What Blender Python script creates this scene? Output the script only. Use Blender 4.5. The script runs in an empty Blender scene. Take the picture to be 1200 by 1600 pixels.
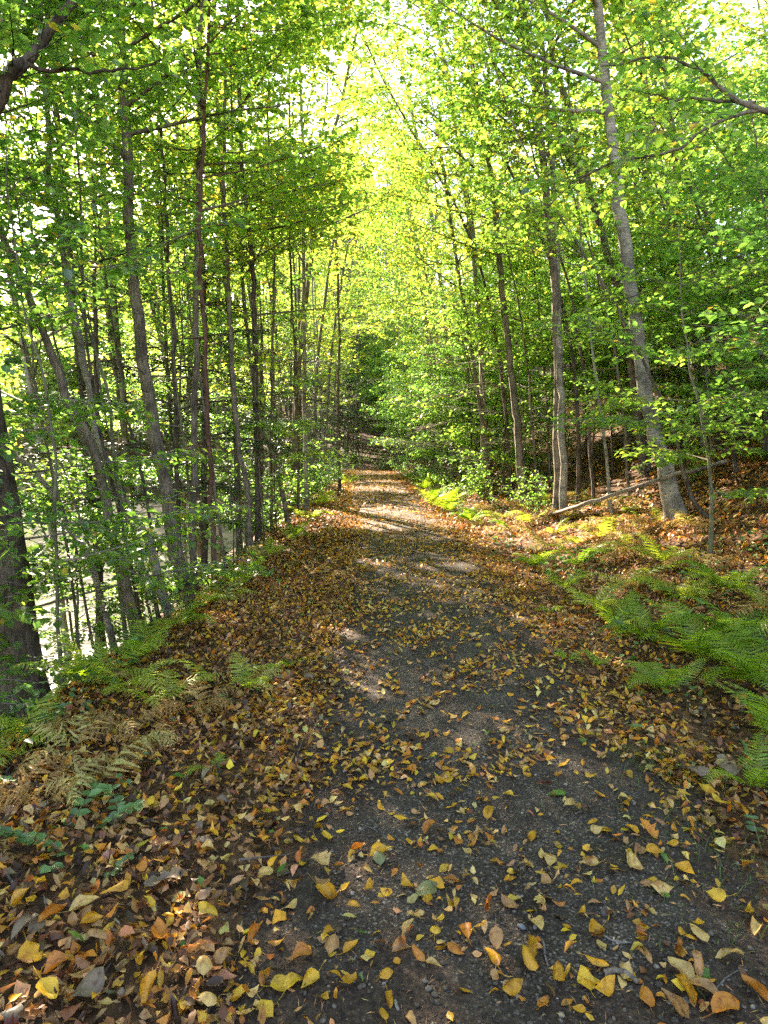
import bpy, math, random
import numpy as np
from mathutils import Vector, Matrix

random.seed(11)
rng = np.random.default_rng(11)
scene = bpy.context.scene
COL = scene.collection
pi = math.pi

# ------------------------------------------------------------------ camera
CAM = np.array([0.0, 0.0, 1.55])
PITCH = math.radians(5.4)
FPX = 1063.0                       # focal length in pixels of the 1200x1600 frame
FWD = np.array([0, math.cos(PITCH), -math.sin(PITCH)])
UPV = np.array([0, math.sin(PITCH), math.cos(PITCH)])


def ray(px, py):
    return np.array([1.0, 0, 0]) * (px - 600) / FPX + UPV * (800 - py) / FPX + FWD


def at(px, py, y):
    r = ray(px, py)
    return CAM + r * (y / r[1])


# ------------------------------------------------------------------ terrain
def cpath(y):
    return np.interp(y, [-20, 3, 8, 14, 20, 27, 36, 43, 48, 56, 70, 100, 160],
                     [.42, .45, .45, .3, .05, -.2, -.4, -.8, -2.2, -6.5, -16, -55, -150])


def _sp(x, k):
    return np.logaddexp(0, np.asarray(x) / k) * k


def wob(x, y, s=1.0, ph=0.0):
    x = np.asarray(x) * s; y = np.asarray(y) * s
    return (np.sin(1.7 * x + 0.9 * y + ph) + np.sin(-1.1 * x + 2.3 * y + 1.3 + ph * 2) + np.sin(3.1 * x - 1.9 * y + 4 + ph)
            + .6 * np.sin(5.3 * x + 4.1 * y + 2 + ph) + .5 * np.sin(-7.1 * x + 6.3 * y + ph * 3)) / 4.1


def height(x, y):
    x = np.asarray(x, float); y = np.asarray(y, float)
    c = cpath(y); u = x - c
    l = -u
    h = -0.03 * _sp(l - 1.0, .2)
    h = h - 0.74 * (_sp(l - 2.5, .22) - _sp(l - 5.9, .4))
    h = h + 0.5 * (_sp(l - 25, 1.0) - _sp(l - 60, 3))
    h = h - 0.07 * np.exp(-((u - 1.75) / .4) ** 2)
    h = h + 0.28 * _sp(u - 2.0, .25) + 0.27 * (_sp(u - 4.2, .7) - _sp(u - 34, 5)) - 0.2 * _sp(u - 40, 6)
    side = np.clip((np.abs(u) - .8) / 1.2, 0, 1)
    h = h + 0.012 * wob(x, y, 1.6) * (0.5 + side) + side * 0.06 * wob(x, y, .6, 2.0) + np.clip((np.abs(u) - 3) / 4, 0, 1) * .25 * wob(x, y, .23, 5)
    return h


def gz(x, y):
    return float(height(x, y))


def gnorm(x, y):
    e = .05
    dx = (height(x + e, y) - height(x - e, y)) / (2 * e); dy = (height(x, y + e) - height(x, y - e)) / (2 * e)
    n = np.stack([-dx, -dy, np.ones_like(dx)], -1)
    return n / np.linalg.norm(n, axis=-1, keepdims=True)


def ground_at(px, py):
    r = ray(px, py); t = .8; step = .02
    while t < 90:
        p = CAM + r * t
        if p[2] <= gz(p[0], p[1]):
            return p
        t += step; step *= 1.01
    return CAM + r * 60


# ------------------------------------------------------------------ sun
SUN_DIR = ray(95, 35); SUN_DIR = SUN_DIR / np.linalg.norm(SUN_DIR)   # towards the sun
SUN_EL = math.asin(SUN_DIR[2]); SUN_AZ = math.atan2(SUN_DIR[0], SUN_DIR[1])   # clockwise from +Y

# clearings in the canopy through which the sun reaches the ground: (x, y, rx, ry)
GAPS = [(0.2, 15.6, 3.2, 2.4), (3.4, 11.8, 2.3, 2.2), (-.3, 26, 2.0, 1.6), (-.55, 5.9, .25, .2), (-.35, 4.7, .16, .14),
        (9.5, 18, 2.0, 1.8), (6.4, 12.6, .9, .7), (1.9, 19.5, 1.2, 1.2), (4.0, 8.2, .4, .3), (-.2, 31.5, 1.4, .8), (-1, 43, 4, 4), (-3, 53, 7, 6), (-5, 66, 9, 7), (1.6, 11.2, .5, .4)]


def in_gap(P):
    q = P[:, :2] - SUN_DIR[:2] * ((P[:, 2] - 0.25) / SUN_DIR[2])[:, None]
    r = np.zeros(len(P), bool)
    for gx, gy, rx, ry in GAPS:
        r |= ((q[:, 0] - gx) / rx) ** 2 + ((q[:, 1] - gy) / ry) ** 2 < 1
    return r


def sun_open(P):
    """False where a leaf would stand in one of the canopy's clearings."""
    q = P[:, :2] - SUN_DIR[:2] * ((P[:, 2] - 0.25) / SUN_DIR[2])[:, None]
    keep = np.ones(len(P), bool)
    for gx, gy, rx, ry in GAPS:
        e = ((q[:, 0] - gx) / rx) ** 2 + ((q[:, 1] - gy) / ry) ** 2 + .35 * wob(q[:, 0], q[:, 1], 2.2)
        keep &= ~((e < 1) & (rng.random(len(P)) > .02))
    return keep


# ------------------------------------------------------------------ mesh helpers
class Geo:
    def __init__(self):
        self.v = []; self.q = []; self.t = []; self.c = []; self.mq = []; self.mt = []; self.n = 0

    def add(self, v, q=None, t=None, c=None, m=0):
        v = np.asarray(v, np.float32).reshape(-1, 3)
        if q is not None and len(q):
            q = np.asarray(q, np.int32).reshape(-1, 4) + self.n; self.q.append(q); self.mq.append(np.full(len(q), m, np.int32))
        if t is not None and len(t):
            t = np.asarray(t, np.int32).reshape(-1, 3) + self.n; self.t.append(t); self.mt.append(np.full(len(t), m, np.int32))
        if c is None:
            c = np.zeros((len(v), 3), np.float32)
        c = np.broadcast_to(np.asarray(c, np.float32), (len(v), 3)); self.c.append(c)
        self.v.append(v); self.n += len(v)

    def mesh(self, name, mats, smooth=False, color=True):
        me = bpy.data.meshes.new(name)
        V = np.concatenate(self.v) if self.v else np.zeros((0, 3), np.float32)
        Q = np.concatenate(self.q) if self.q else np.zeros((0, 4), np.int32)
        T = np.concatenate(self.t) if self.t else np.zeros((0, 3), np.int32)
        me.vertices.add(len(V)); me.vertices.foreach_set('co', V.ravel())
        me.loops.add(Q.size + T.size); me.loops.foreach_set('vertex_index', np.concatenate([Q.ravel(), T.ravel()]).astype(np.int32))
        me.polygons.add(len(Q) + len(T))
        st = np.concatenate([np.arange(len(Q)) * 4, Q.size + np.arange(len(T)) * 3]).astype(np.int32)
        me.polygons.foreach_set('loop_start', st)
        mi = np.concatenate(self.mq + self.mt) if (self.mq or self.mt) else np.zeros(0, np.int32)
        me.polygons.foreach_set('material_index', mi.astype(np.int32))
        if smooth:
            me.polygons.foreach_set('use_smooth', np.ones(len(Q) + len(T), bool))
        if color:
            C = np.concatenate(self.c); at_ = me.attributes.new('tint', 'FLOAT_VECTOR', 'POINT'); at_.data.foreach_set('vector', C.ravel())
        for m in mats:
            me.materials.append(m)
        me.update()
        return me


def link(name, me, parent=None, loc=None):
    o = bpy.data.objects.new(name, me); COL.objects.link(o)
    if parent is not None:
        o.parent = parent
    if loc is not None:
        o.location = loc
    return o


def tag(o, label=None, cat=None, group=None, kind=None):
    if label: o['label'] = label
    if cat: o['category'] = cat
    if group: o['group'] = group
    if kind: o['kind'] = kind
    return o


def root(name, loc, label, cat, group=None, rz=0.0):
    o = bpy.data.objects.new(name, None); o.empty_display_size = .1; COL.objects.link(o)
    o.location = loc; o.rotation_euler = (0, 0, rz)
    return tag(o, label, cat, group)


def nrm(a):
    return a / np.maximum(np.linalg.norm(a, axis=-1, keepdims=True), 1e-9)


def spline(P, n):
    P = np.asarray(P, float); m = len(P)
    if m == 2:
        s = np.linspace(0, 1, n)[:, None]; return P[0] * (1 - s) + P[1] * s
    E = np.vstack([2 * P[0] - P[1], P, 2 * P[-1] - P[-2]])
    t = np.linspace(0, m - 1 - 1e-6, n); i = t.astype(int); f = (t - i)[:, None]
    a, b, c, d = E[i], E[i + 1], E[i + 2], E[i + 3]
    return .5 * (2 * b + (c - a) * f + (2 * a - 5 * b + 4 * c - d) * f ** 2 + (3 * b - a - 3 * c + d) * f ** 3)


def tube(g, P, R, k=6, m=0, rough=0.0, cap=True, c=None):
    P = np.asarray(P, float); n = len(P); R = np.broadcast_to(np.asarray(R, float), (n,))
    T = nrm(np.gradient(P, axis=0))
    ref = np.array([.31, .94, .13]) if abs(T.mean(0)[1]) < .8 * np.linalg.norm(T.mean(0)) else np.array([.95, .1, .3])
    U = nrm(np.cross(T, ref)); W = np.cross(T, U)
    a = np.arange(k) * 2 * pi / k
    rr = R[:, None] * np.ones(k)
    if rough:
        ph = rng.random(4) * 6
        ii = np.arange(n)[:, None]
        rr = rr * (1 + rough * (np.sin(2 * a + ph[0] + ii * .07) + .7 * np.sin(3 * a + ph[1] - ii * .11) + .5 * rng.standard_normal((n, k)) * .6))
    V = P[:, None] + rr[..., None] * (np.cos(a)[None, :, None] * U[:, None] + np.sin(a)[None, :, None] * W[:, None])
    i = np.arange(n - 1)[:, None] * k; j = np.arange(k)[None]; j2 = (j + 1) % k
    Q = np.stack([i + j, i + j2, i + k + j2, i + k + j], -1).reshape(-1, 4)
    V = V.reshape(-1, 3); Tt = []
    if cap:
        V = np.vstack([V, P[-1] + T[-1] * R[-1] * .6]); e = (n - 1) * k
        Tt = [[e + q, e + (q + 1) % k, n * k] for q in range(k)]
    g.add(V, Q, Tt, c=c, m=m)


# ------------------------------------------------------------------ leaves on twigs
def leaves_geo(g, P, D, N, S, tint, kind, m=0):
    """P base, D along the midrib, N normal, S length. kind 2: six-point folded leaf, 1: four-point leaf."""
    n = len(P)
    if n == 0:
        return
    D = nrm(D); B = nrm(np.cross(D, N)); N = np.cross(B, D)
    if kind == 2:
        #  base, right near, right far, tip, left far, left near
        u = np.array([0, .36, .30, 0, -.30, -.36]); v = np.array([0, .30, .66, 1.0, .66, .30]); w = np.array([0, .07, .04, -.12, .04, .07])
        F = np.array([[0, 1, 2, 3], [0, 3, 4, 5]])
    elif kind == 3:   # five-lobed maple leaf
        u = np.array([0, .30, .22, .58, .28, .36, .14, 0, -.14, -.36, -.28, -.58, -.22, -.30]); v = np.array([0, -.06, .2, .38, .44, .78, .70, 1.0, .70, .78, .44, .38, .2, -.06])
        w = np.array([0, .0, .03, -.02, .04, -.04, .02, -.1, .02, -.04, .04, -.02, .03, 0])
        F = np.array([[0, 1, 2, 2], [0, 2, 4, 7], [2, 3, 4, 4], [4, 5, 6, 7], [0, 7, 10, 12], [7, 8, 9, 10], [12, 10, 11, 11], [0, 12, 13, 13]])
    else:
        u = np.array([0, .36, 0, -.36]); v = np.array([0, .45, 1, .45]); w = np.array([0, .08, -.08, .08])
        F = np.array([[0, 1, 2, 3]])
    k = len(u)
    S = S[:, None, None]
    V = P[:, None] + S * (u[None, :, None] * B[:, None] + v[None, :, None] * D[:, None] + w[None, :, None] * N[:, None])
    off = (np.arange(n) * k)[:, None]
    C = np.repeat(tint, k, axis=0)
    V = V.reshape(-1, 3)
    if kind == 3:
        tri = []
        for f in F:
            tri.append([f[0], f[1], f[2]])
            if f[3] != f[2]: tri.append([f[0], f[2], f[3]])
        tri = np.array(tri)
        g.add(V, None, (off[:, None] + tri[None]).reshape(-1, 3), c=C, m=m)
    else:
        g.add(V, (off[:, None] + F[None]).reshape(-1, 4), None, c=C, m=m)


def limb_path(p, d, L, n, lift, wig):
    pts = [np.array(p, float)]; d = np.array(d, float)
    for i in range(n - 1):
        d = d + np.array([rng.normal(0, wig), rng.normal(0, wig), lift + rng.normal(0, wig * .6)])
        d = d / np.linalg.norm(d); pts.append(pts[-1] + d * L / (n - 1))
    return np.array(pts)


def dress(gw, gl, path, L, r0, sp, wood=1, wm=0, base=None):
    """Put side branches, twigs and leaves on one limb."""
    n = len(path); seg = np.linspace(0, 1, n)
    twP, twD = [], []
    msec = max(3, int(L / sp['sec_gap']))
    Z = np.array([0, 0, 1.0])
    for q, s in enumerate(np.linspace(sp.get('s0', .22), .97, msec)):
        i = min(int(s * (n - 1)), n - 2); f = s * (n - 1) - i
        p = path[i] * (1 - f) + path[i + 1] * f; t = path[i + 1] - path[i]; t = t / np.linalg.norm(t)
        h = np.cross(t, Z); h = h / (np.linalg.norm(h) + 1e-6) * (1 if q % 2 else -1)
        d = t * rng.uniform(.5, .9) + h * rng.uniform(.7, 1.0) + Z * rng.normal(sp['droop'], .16)
        l = (.3 + .7 * (1 - s) ** .8) * L * sp['sec_len'] * rng.uniform(.7, 1.25)
        l = max(l, .25)
        sp_ = limb_path(p, d / np.linalg.norm(d), l, 5, sp['lift2'], .09)
        if base is not None and in_gap(sp_ + base).mean() > .3:
            continue
        rs = max(.35 * r0 * (1 - .75 * s), .004)
        if wood:
            tube(gw, sp_, np.linspace(rs, .0028, 5), 3, m=wm, cap=False)
        nt = max(2, int(l / sp['tw_gap']))
        ss = np.linspace(.2, 1, nt); ii = np.minimum((ss * 4).astype(int), 3); ff = (ss * 4 - ii)[:, None]
        tp = sp_[ii] * (1 - ff) + sp_[ii + 1] * ff; tt = nrm(sp_[ii + 1] - sp_[ii])
        hh = nrm(np.cross(tt, Z)) * np.where(np.arange(nt) % 2, 1, -1)[:, None]
        td = nrm(tt * .7 + hh * rng.uniform(.3, 1., (nt, 1)) + rng.normal(0, .2, (nt, 3)))
        twP.append(tp); twD.append(td)
    ss = np.linspace(.5, 1, 4)
    ii = np.minimum((ss * (n - 1)).astype(int), n - 2)
    twP.append(path[ii]); twD.append(nrm(path[ii + 1] - path[ii] + rng.normal(0, .1, (4, 3))))
    P = np.concatenate(twP); D = np.concatenate(twD)
    k = sp['n_leaf']; tl = sp['tw_len'] * rng.uniform(.6, 1.3, len(P))
    if wood and sp.get('twig_wood', True):
        # twigs as thin flat three-sided slivers
        E = P + D * tl[:, None]; o = nrm(np.cross(D, Z + .01)) * .0022
        V = np.stack([P + o, P - o, P + np.array([0, 0, .004]), E], 1).reshape(-1, 3); b = (np.arange(len(P)) * 4)[:, None]
        gw.add(V, None, np.concatenate([b + np.array([[0, 1, 3]]), b + np.array([[1, 2, 3]]), b + np.array([[2, 0, 3]])]), m=wm)
    s = (np.arange(k) + .5) / k
    LP = (P[:, None] + D[:, None] * (s[None, :, None] * tl[:, None, None])).reshape(-1, 3)
    LD = np.repeat(D, k, 0); side = np.tile(np.where(np.arange(k) % 2, 1., -1.), len(P))[:, None]
    N = nrm(Z + rng.normal(0, sp['tilt'], (len(LP), 3)) + np.array([0, -.12, 0]))
    Hh = nrm(np.cross(LD, N))
    LD = nrm(LD * rng.uniform(.2, .8, (len(LP), 1)) + Hh * side + np.array([0, 0, -1.]) * rng.uniform(0, .5, (len(LP), 1)))
    LP = LP + rng.normal(0, .02, LP.shape)
    S = sp['leaf'] * rng.uniform(.6, 1.15, len(LP))
    keep = rng.random(len(LP)) < sp.get('keep', 1.0)
    gl.append((LP[keep], LD[keep], N[keep], S[keep]))


BROAD = dict(sec_gap=.2, sec_len=.45, droop=-.02, lift2=.0, tw_gap=.13, tw_len=.26, n_leaf=8, leaf=.085, tilt=.38)


LEAFSETS = {}


def emit_leaves(name, gl, mat, kind, cull=True, tone=0.5, seedtone=.25, dx=None):
    P = np.concatenate([a[0] for a in gl]); D = np.concatenate([a[1] for a in gl]); N = np.concatenate([a[2] for a in gl]); S = np.concatenate([a[3] for a in gl])
    if cull:
        off = np.zeros(3) if dx is None else np.asarray(dx)
        k = sun_open(P + off); P, D, N, S = P[k], D[k], N[k], S[k]
    g = Geo()
    # tint.x: hue step green -> yellow, tint.y: brightness step (both belong to the leaf itself)
    cl = wob(P[:, 0], P[:, 1] + P[:, 2] * .7, 1.3, tone * 9)
    hue = np.clip(tone * .92 + .08 + seedtone * (.55 * cl + .6 * rng.standard_normal(len(P))), 0, 1)
    hue = np.where(rng.random(len(P)) < .012, np.clip(hue + .6, 0, 1), hue)
    tint = np.stack([hue, rng.random(len(P)), rng.random(len(P))], -1)
    leaves_geo(g, P, D, N, S, tint, kind)
    me = g.mesh(name, [mat])
    if not cull:
        LEAFSETS[me.name] = (P, D, N, S, tint, kind, mat)
    return me


# ------------------------------------------------------------------ materials
def newmat(name):
    m = bpy.data.materials.new(name); m.use_nodes = True
    nt = m.node_tree; nt.nodes.clear()
    out = nt.nodes.new('ShaderNodeOutputMaterial')
    return m, nt, out


def N_(nt, t, **kw):
    n = nt.nodes.new(t)
    for k, v in kw.items():
        if k.startswith('i_'):
            n.inputs[k[2:].replace('_', ' ')].default_value = v
        else:
            setattr(n, k, v)
    return n


def ramp(nt, stops, interp='LINEAR'):
    r = nt.nodes.new('ShaderNodeValToRGB'); cr = r.color_ramp; cr.interpolation = interp
    while len(cr.elements) < len(stops): cr.elements.new(.5)
    for e, (p, c) in zip(cr.elements, stops):
        e.position = p; e.color = (*c, 1)
    return r


def leaf_material(name, stops, tr_gain=(3.0, 3.2, 2.5), mixf=.65, gloss=.07):
    m, nt, out = newmat(name); L = nt.links.new
    a = N_(nt, 'ShaderNodeAttribute', attribute_name='tint'); sep = N_(nt, 'ShaderNodeSeparateXYZ'); L(a.outputs['Vector'], sep.inputs[0])
    r = ramp(nt, stops); L(sep.outputs['X'], r.inputs[0])
    hs = N_(nt, 'ShaderNodeHueSaturation'); L(r.outputs[0], hs.inputs['Color'])
    mr = N_(nt, 'ShaderNodeMapRange'); L(sep.outputs['Y'], mr.inputs[0]); mr.inputs[3].default_value = .65; mr.inputs[4].default_value = 1.35
    L(mr.outputs[0], hs.inputs['Value'])
    d = N_(nt, 'ShaderNodeBsdfDiffuse'); L(hs.outputs[0], d.inputs[0])
    mul = N_(nt, 'ShaderNodeMix', data_type='RGBA', blend_type='MULTIPLY'); mul.inputs[0].default_value = 1; L(hs.outputs[0], mul.inputs[6]); mul.inputs[7].default_value = (*tr_gain, 1)
    t = N_(nt, 'ShaderNodeBsdfTranslucent'); L(mul.outputs[2], t.inputs[0])
    mx = N_(nt, 'ShaderNodeMixShader'); mx.inputs[0].default_value = mixf; L(d.outputs[0], mx.inputs[1]); L(t.outputs[0], mx.inputs[2])
    gl = N_(nt, 'ShaderNodeBsdfGlossy'); gl.inputs['Roughness'].default_value = .42; gl.inputs[0].default_value = (.9, .95, 1, 1)
    m2 = N_(nt, 'ShaderNodeMixShader'); m2.inputs[0].default_value = gloss; L(mx.outputs[0], m2.inputs[1]); L(gl.outputs[0], m2.inputs[2])
    L(m2.outputs[0], out.inputs[0])
    return m


LEAF = leaf_material('broad_leaf', [(0, (.035, .09, .022)), (.35, (.075, .165, .028)), (.65, (.135, .215, .034)), (.85, (.23, .245, .036)), (1, (.42, .27, .04))])
LEAF_YOUNG = leaf_material('maple_leaf', [(0, (.045, .115, .03)), (.5, (.08, .175, .034)), (.8, (.15, .23, .036)), (1, (.45, .30, .04))])
NEEDLE = leaf_material('hemlock_needle', [(0, (.018, .045, .016)), (1, (.045, .085, .02))], (1.2, 1.3, 1), .25, .04)
FERN_M = leaf_material('fern_green', [(0, (.10, .21, .018)), (.6, (.19, .31, .025)), (1, (.29, .34, .05))], (2.1, 2.1, 1.4), .5, .03)
FERN_Y = leaf_material('fern_straw', [(0, (.30, .17, .05)), (.5, (.42, .28, .09)), (1, (.38, .38, .12))], (1.2, 1.1, .9), .35, .02)
PLANT = leaf_material('seedling_leaf', [(0, (.06, .15, .04)), (.6, (.10, .22, .06)), (1, (.20, .30, .05))], (1.5, 1.6, 1.1), .35, .06)
GRASS = leaf_material('grass_blade', [(0, (.05, .11, .02)), (1, (.12, .20, .03))], (1.5, 1.5, 1), .35, .03)


def litter_material():
    m, nt, out = newmat('fallen_leaf'); L = nt.links.new
    a = N_(nt, 'ShaderNodeAttribute', attribute_name='tint')
    tc = N_(nt, 'ShaderNodeTexCoord')
    n1 = N_(nt, 'ShaderNodeTexNoise'); n1.inputs['Scale'].default_value = 55; n1.inputs['Detail'].default_value = 4; L(tc.outputs['Object'], n1.inputs[0])
    r1 = ramp(nt, [(.3, (.55, .42, .32)), (.45, (.95, .93, .9)), (.75, (1.15, 1.12, 1.05))]); L(n1.outputs[0], r1.inputs[0])
    mul = N_(nt, 'ShaderNodeMix', data_type='RGBA', blend_type='MULTIPLY'); mul.inputs[0].default_value = 1; L(a.outputs['Color'], mul.inputs[6]); L(r1.outputs[0], mul.inputs[7])
    d = N_(nt, 'ShaderNodeBsdfDiffuse'); L(mul.outputs[2], d.inputs[0])
    t = N_(nt, 'ShaderNodeBsdfTranslucent'); L(mul.outputs[2], t.inputs[0])
    mx = N_(nt, 'ShaderNodeMixShader'); mx.inputs[0].default_value = .18; L(d.outputs[0], mx.inputs[1]); L(t.outputs[0], mx.inputs[2])
    gl = N_(nt, 'ShaderNodeBsdfGlossy'); gl.inputs['Roughness'].default_value = .45
    m2 = N_(nt, 'ShaderNodeMixShader'); m2.inputs[0].default_value = .035; L(mx.outputs[0], m2.inputs[1]); L(gl.outputs[0], m2.inputs[2])
    L(m2.outputs[0], out.inputs[0])
    return m


LITTER = litter_material()


def bark_material(name, dark, light, streak=.5, horizontal=False, bump=.4, sc=14):
    m, nt, out = newmat(name); L = nt.links.new
    tc = N_(nt, 'ShaderNodeTexCoord'); mp = N_(nt, 'ShaderNodeMapping')
    mp.inputs['Scale'].default_value = (1.2, 1.2, 6) if horizontal else (3.2, 3.2, .55)
    L(tc.outputs['Object'], mp.inputs[0])
    n1 = N_(nt, 'ShaderNodeTexNoise'); n1.inputs['Scale'].default_value = sc; n1.inputs['Detail'].default_value = 6; n1.inputs['Roughness'].default_value = .65; L(mp.outputs[0], n1.inputs[0])
    n2 = N_(nt, 'ShaderNodeTexNoise'); n2.inputs['Scale'].default_value = 5; n2.inputs['Detail'].default_value = 4; L(tc.outputs['Object'], n2.inputs[0])
    r = ramp(nt, [(.34, dark), (.66, light)]); L(n1.outputs[0], r.inputs[0])
    r2 = ramp(nt, [(.38, tuple(x * .5 for x in dark)), (.58, (1, 1, 1))]); L(n2.outputs[0], r2.inputs[0])
    mul = N_(nt, 'ShaderNodeMix', data_type='RGBA', blend_type='MULTIPLY'); mul.inputs[0].default_value = streak; L(r.outputs[0], mul.inputs[6]); L(r2.outputs[0], mul.inputs[7])
    b = N_(nt, 'ShaderNodeBsdfPrincipled'); L(mul.outputs[2], b.inputs['Base Color']); b.inputs['Roughness'].default_value = .85
    b.inputs['Specular IOR Level'].default_value = .25
    bp = N_(nt, 'ShaderNodeBump'); bp.inputs['Strength'].default_value = bump; bp.inputs['Distance'].default_value = .02; L(n1.outputs[0], bp.inputs['Height']); L(bp.outputs[0], b.inputs['Normal'])
    L(b.outputs[0], out.inputs[0])
    return m


BARK_DARK = bark_material('bark_dark', (.05, .038, .03), (.19, .15, .115), .5, False, .8, 11)
BARK_MID = bark_material('bark_brown', (.09, .074, .058), (.29, .245, .19), .5, False, .5)
BARK_GREY = bark_material('bark_grey', (.16, .145, .12), (.42, .39, .33), .55, True, .35, 10)
BARK_RED = bark_material('bark_reddish', (.07, .035, .025), (.20, .11, .075), .4, False, .4)
BARK_OLIVE = bark_material('bark_olive', (.09, .09, .055), (.22, .22, .14), .4, True, .25)
DEADWOOD = bark_material('dead_wood', (.10, .085, .07), (.30, .27, .23), .5, False, .4)
STEM = bark_material('green_stem', (.08, .10, .03), (.20, .20, .07), .2, False, .1)


def ground_material():
    m, nt, out = newmat('forest_floor'); L = nt.links.new
    g = N_(nt, 'ShaderNodeNewGeometry')
    n1 = N_(nt, 'ShaderNodeTexNoise'); n1.inputs['Scale'].default_value = 22; n1.inputs['Detail'].default_value = 8; n1.inputs['Roughness'].default_value = .7; L(g.outputs['Position'], n1.inputs[0])
    r1 = ramp(nt, [(.30, (.028, .016, .009)), (.48, (.08, .044, .021)), (.62, (.15, .08, .035)), (.78, (.26, .145, .06))]); L(n1.outputs[0], r1.inputs[0])
    n2 = N_(nt, 'ShaderNodeTexVoronoi'); n2.inputs['Scale'].default_value = 17; L(g.outputs['Position'], n2.inputs[0])
    hs = N_(nt, 'ShaderNodeHueSaturation'); L(r1.outputs[0], hs.inputs['Color'])
    sx = N_(nt, 'ShaderNodeSeparateColor'); L(n2.outputs['Color'], sx.inputs[0])
    mr = N_(nt, 'ShaderNodeMapRange'); mr.inputs[3].default_value = .5; mr.inputs[4].default_value = 1.7; L(sx.outputs[0], mr.inputs[0]); L(mr.outputs[0], hs.inputs['Value'])
    b = N_(nt, 'ShaderNodeBsdfPrincipled'); L(hs.outputs[0], b.inputs['Base Color']); b.inputs['Roughness'].default_value = .9; b.inputs['Specular IOR Level'].default_value = .2
    bp = N_(nt, 'ShaderNodeBump'); bp.inputs['Strength'].default_value = .7; bp.inputs['Distance'].default_value = .03; L(n1.outputs[0], bp.inputs['Height']); L(bp.outputs[0], b.inputs['Normal'])
    L(b.outputs[0], out.inputs[0])
    return m


def gravel_material():
    m, nt, out = newmat('path_gravel'); L = nt.links.new
    g = N_(nt, 'ShaderNodeNewGeometry')
    v = N_(nt, 'ShaderNodeTexVoronoi'); v.inputs['Scale'].default_value = 150; L(g.outputs['Position'], v.inputs[0])
    sx = N_(nt, 'ShaderNodeSeparateColor'); L(v.outputs['Color'], sx.inputs[0])
    r = ramp(nt, [(0, (.027, .021, .015)), (.55, (.056, .045, .032)), (.88, (.09, .074, .055)), (.95, (.19, .165, .13)), (1, (.26, .23, .18))]); L(sx.outputs[0], r.inputs[0])
    n1 = N_(nt, 'ShaderNodeTexNoise'); n1.inputs['Scale'].default_value = 3.5; n1.inputs['Detail'].default_value = 6; L(g.outputs['Position'], n1.inputs[0])
    r2 = ramp(nt, [(.32, (.55, .47, .40)), (.5, (.95, .92, .88)), (.7, (1.3, 1.27, 1.2))]); L(n1.outputs[0], r2.inputs[0])
    mul = N_(nt, 'ShaderNodeMix', data_type='RGBA', blend_type='MULTIPLY'); mul.inputs[0].default_value = 1; L(r.outputs[0], mul.inputs[6]); L(r2.outputs[0], mul.inputs[7])
    # soil creeping in from both sides (attribute tint.x is 0 in the middle, 1 at the edge)
    a = N_(nt, 'ShaderNodeAttribute', attribute_name='tint'); sp = N_(nt, 'ShaderNodeSeparateXYZ'); L(a.outputs['Vector'], sp.inputs[0])
    n3 = N_(nt, 'ShaderNodeTexNoise'); n3.inputs['Scale'].default_value = 9; n3.inputs['Detail'].default_value = 7; L(g.outputs['Position'], n3.inputs[0])
    ad = N_(nt, 'ShaderNodeMath', operation='ADD'); L(sp.outputs['X'], ad.inputs[0]); L(n3.outputs[0], ad.inputs[1])
    r3 = ramp(nt, [(.95, (0, 0, 0)), (1.0, (1, 1, 1))]); mr = N_(nt, 'ShaderNodeMapRange'); mr.inputs[1].default_value = .95; mr.inputs[2].default_value = 1.3; L(ad.outputs[0], mr.inputs[0])
    n4 = N_(nt, 'ShaderNodeTexNoise'); n4.inputs['Scale'].default_value = 60; n4.inputs['Detail'].default_value = 6; L(g.outputs['Position'], n4.inputs[0])
    r4 = ramp(nt, [(.35, (.022, .015, .010)), (.6, (.065, .042, .026)), (.8, (.15, .10, .06))]); L(n4.outputs[0], r4.inputs[0])
    mx = N_(nt, 'ShaderNodeMix', data_type='RGBA'); L(mr.outputs[0], mx.inputs[0]); L(mul.outputs[2], mx.inputs[6]); L(r4.outputs[0], mx.inputs[7])
    b = N_(nt, 'ShaderNodeBsdfPrincipled'); L(mx.outputs[2], b.inputs['Base Color']); b.inputs['Roughness'].default_value = .88; b.inputs['Specular IOR Level'].default_value = .3
    bp = N_(nt, 'ShaderNodeBump'); bp.inputs['Strength'].default_value = .6; bp.inputs['Distance'].default_value = .006; L(v.outputs['Distance'], bp.inputs['Height'])
    bp2 = N_(nt, 'ShaderNodeBump'); bp2.inputs['Strength'].default_value = .5; bp2.inputs['Distance'].default_value = .02; L(n4.outputs[0], bp2.inputs['Height']); L(bp.outputs[0], bp2.inputs['Normal']); L(bp2.outputs[0], b.inputs['Normal'])
    L(b.outputs[0], out.inputs[0])
    return m


def stone_material():
    m, nt, out = newmat('stone'); L = nt.links.new
    a = N_(nt, 'ShaderNodeAttribute', attribute_name='tint')
    g = N_(nt, 'ShaderNodeNewGeometry')
    n = N_(nt, 'ShaderNodeTexNoise'); n.inputs['Scale'].default_value = 120; n.inputs['Detail'].default_value = 4; L(g.outputs['Position'], n.inputs[0])
    r = ramp(nt, [(.3, (.6, .6, .6)), (.7, (1.3, 1.3, 1.3))]); L(n.outputs[0], r.inputs[0])
    mul = N_(nt, 'ShaderNodeMix', data_type='RGBA', blend_type='MULTIPLY'); mul.inputs[0].default_value = 1; L(a.outputs['Color'], mul.inputs[6]); L(r.outputs[0], mul.inputs[7])
    b = N_(nt, 'ShaderNodeBsdfPrincipled'); L(mul.outputs[2], b.inputs['Base Color']); b.inputs['Roughness'].default_value = .8
    L(b.outputs[0], out.inputs[0])
    return m


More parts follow.
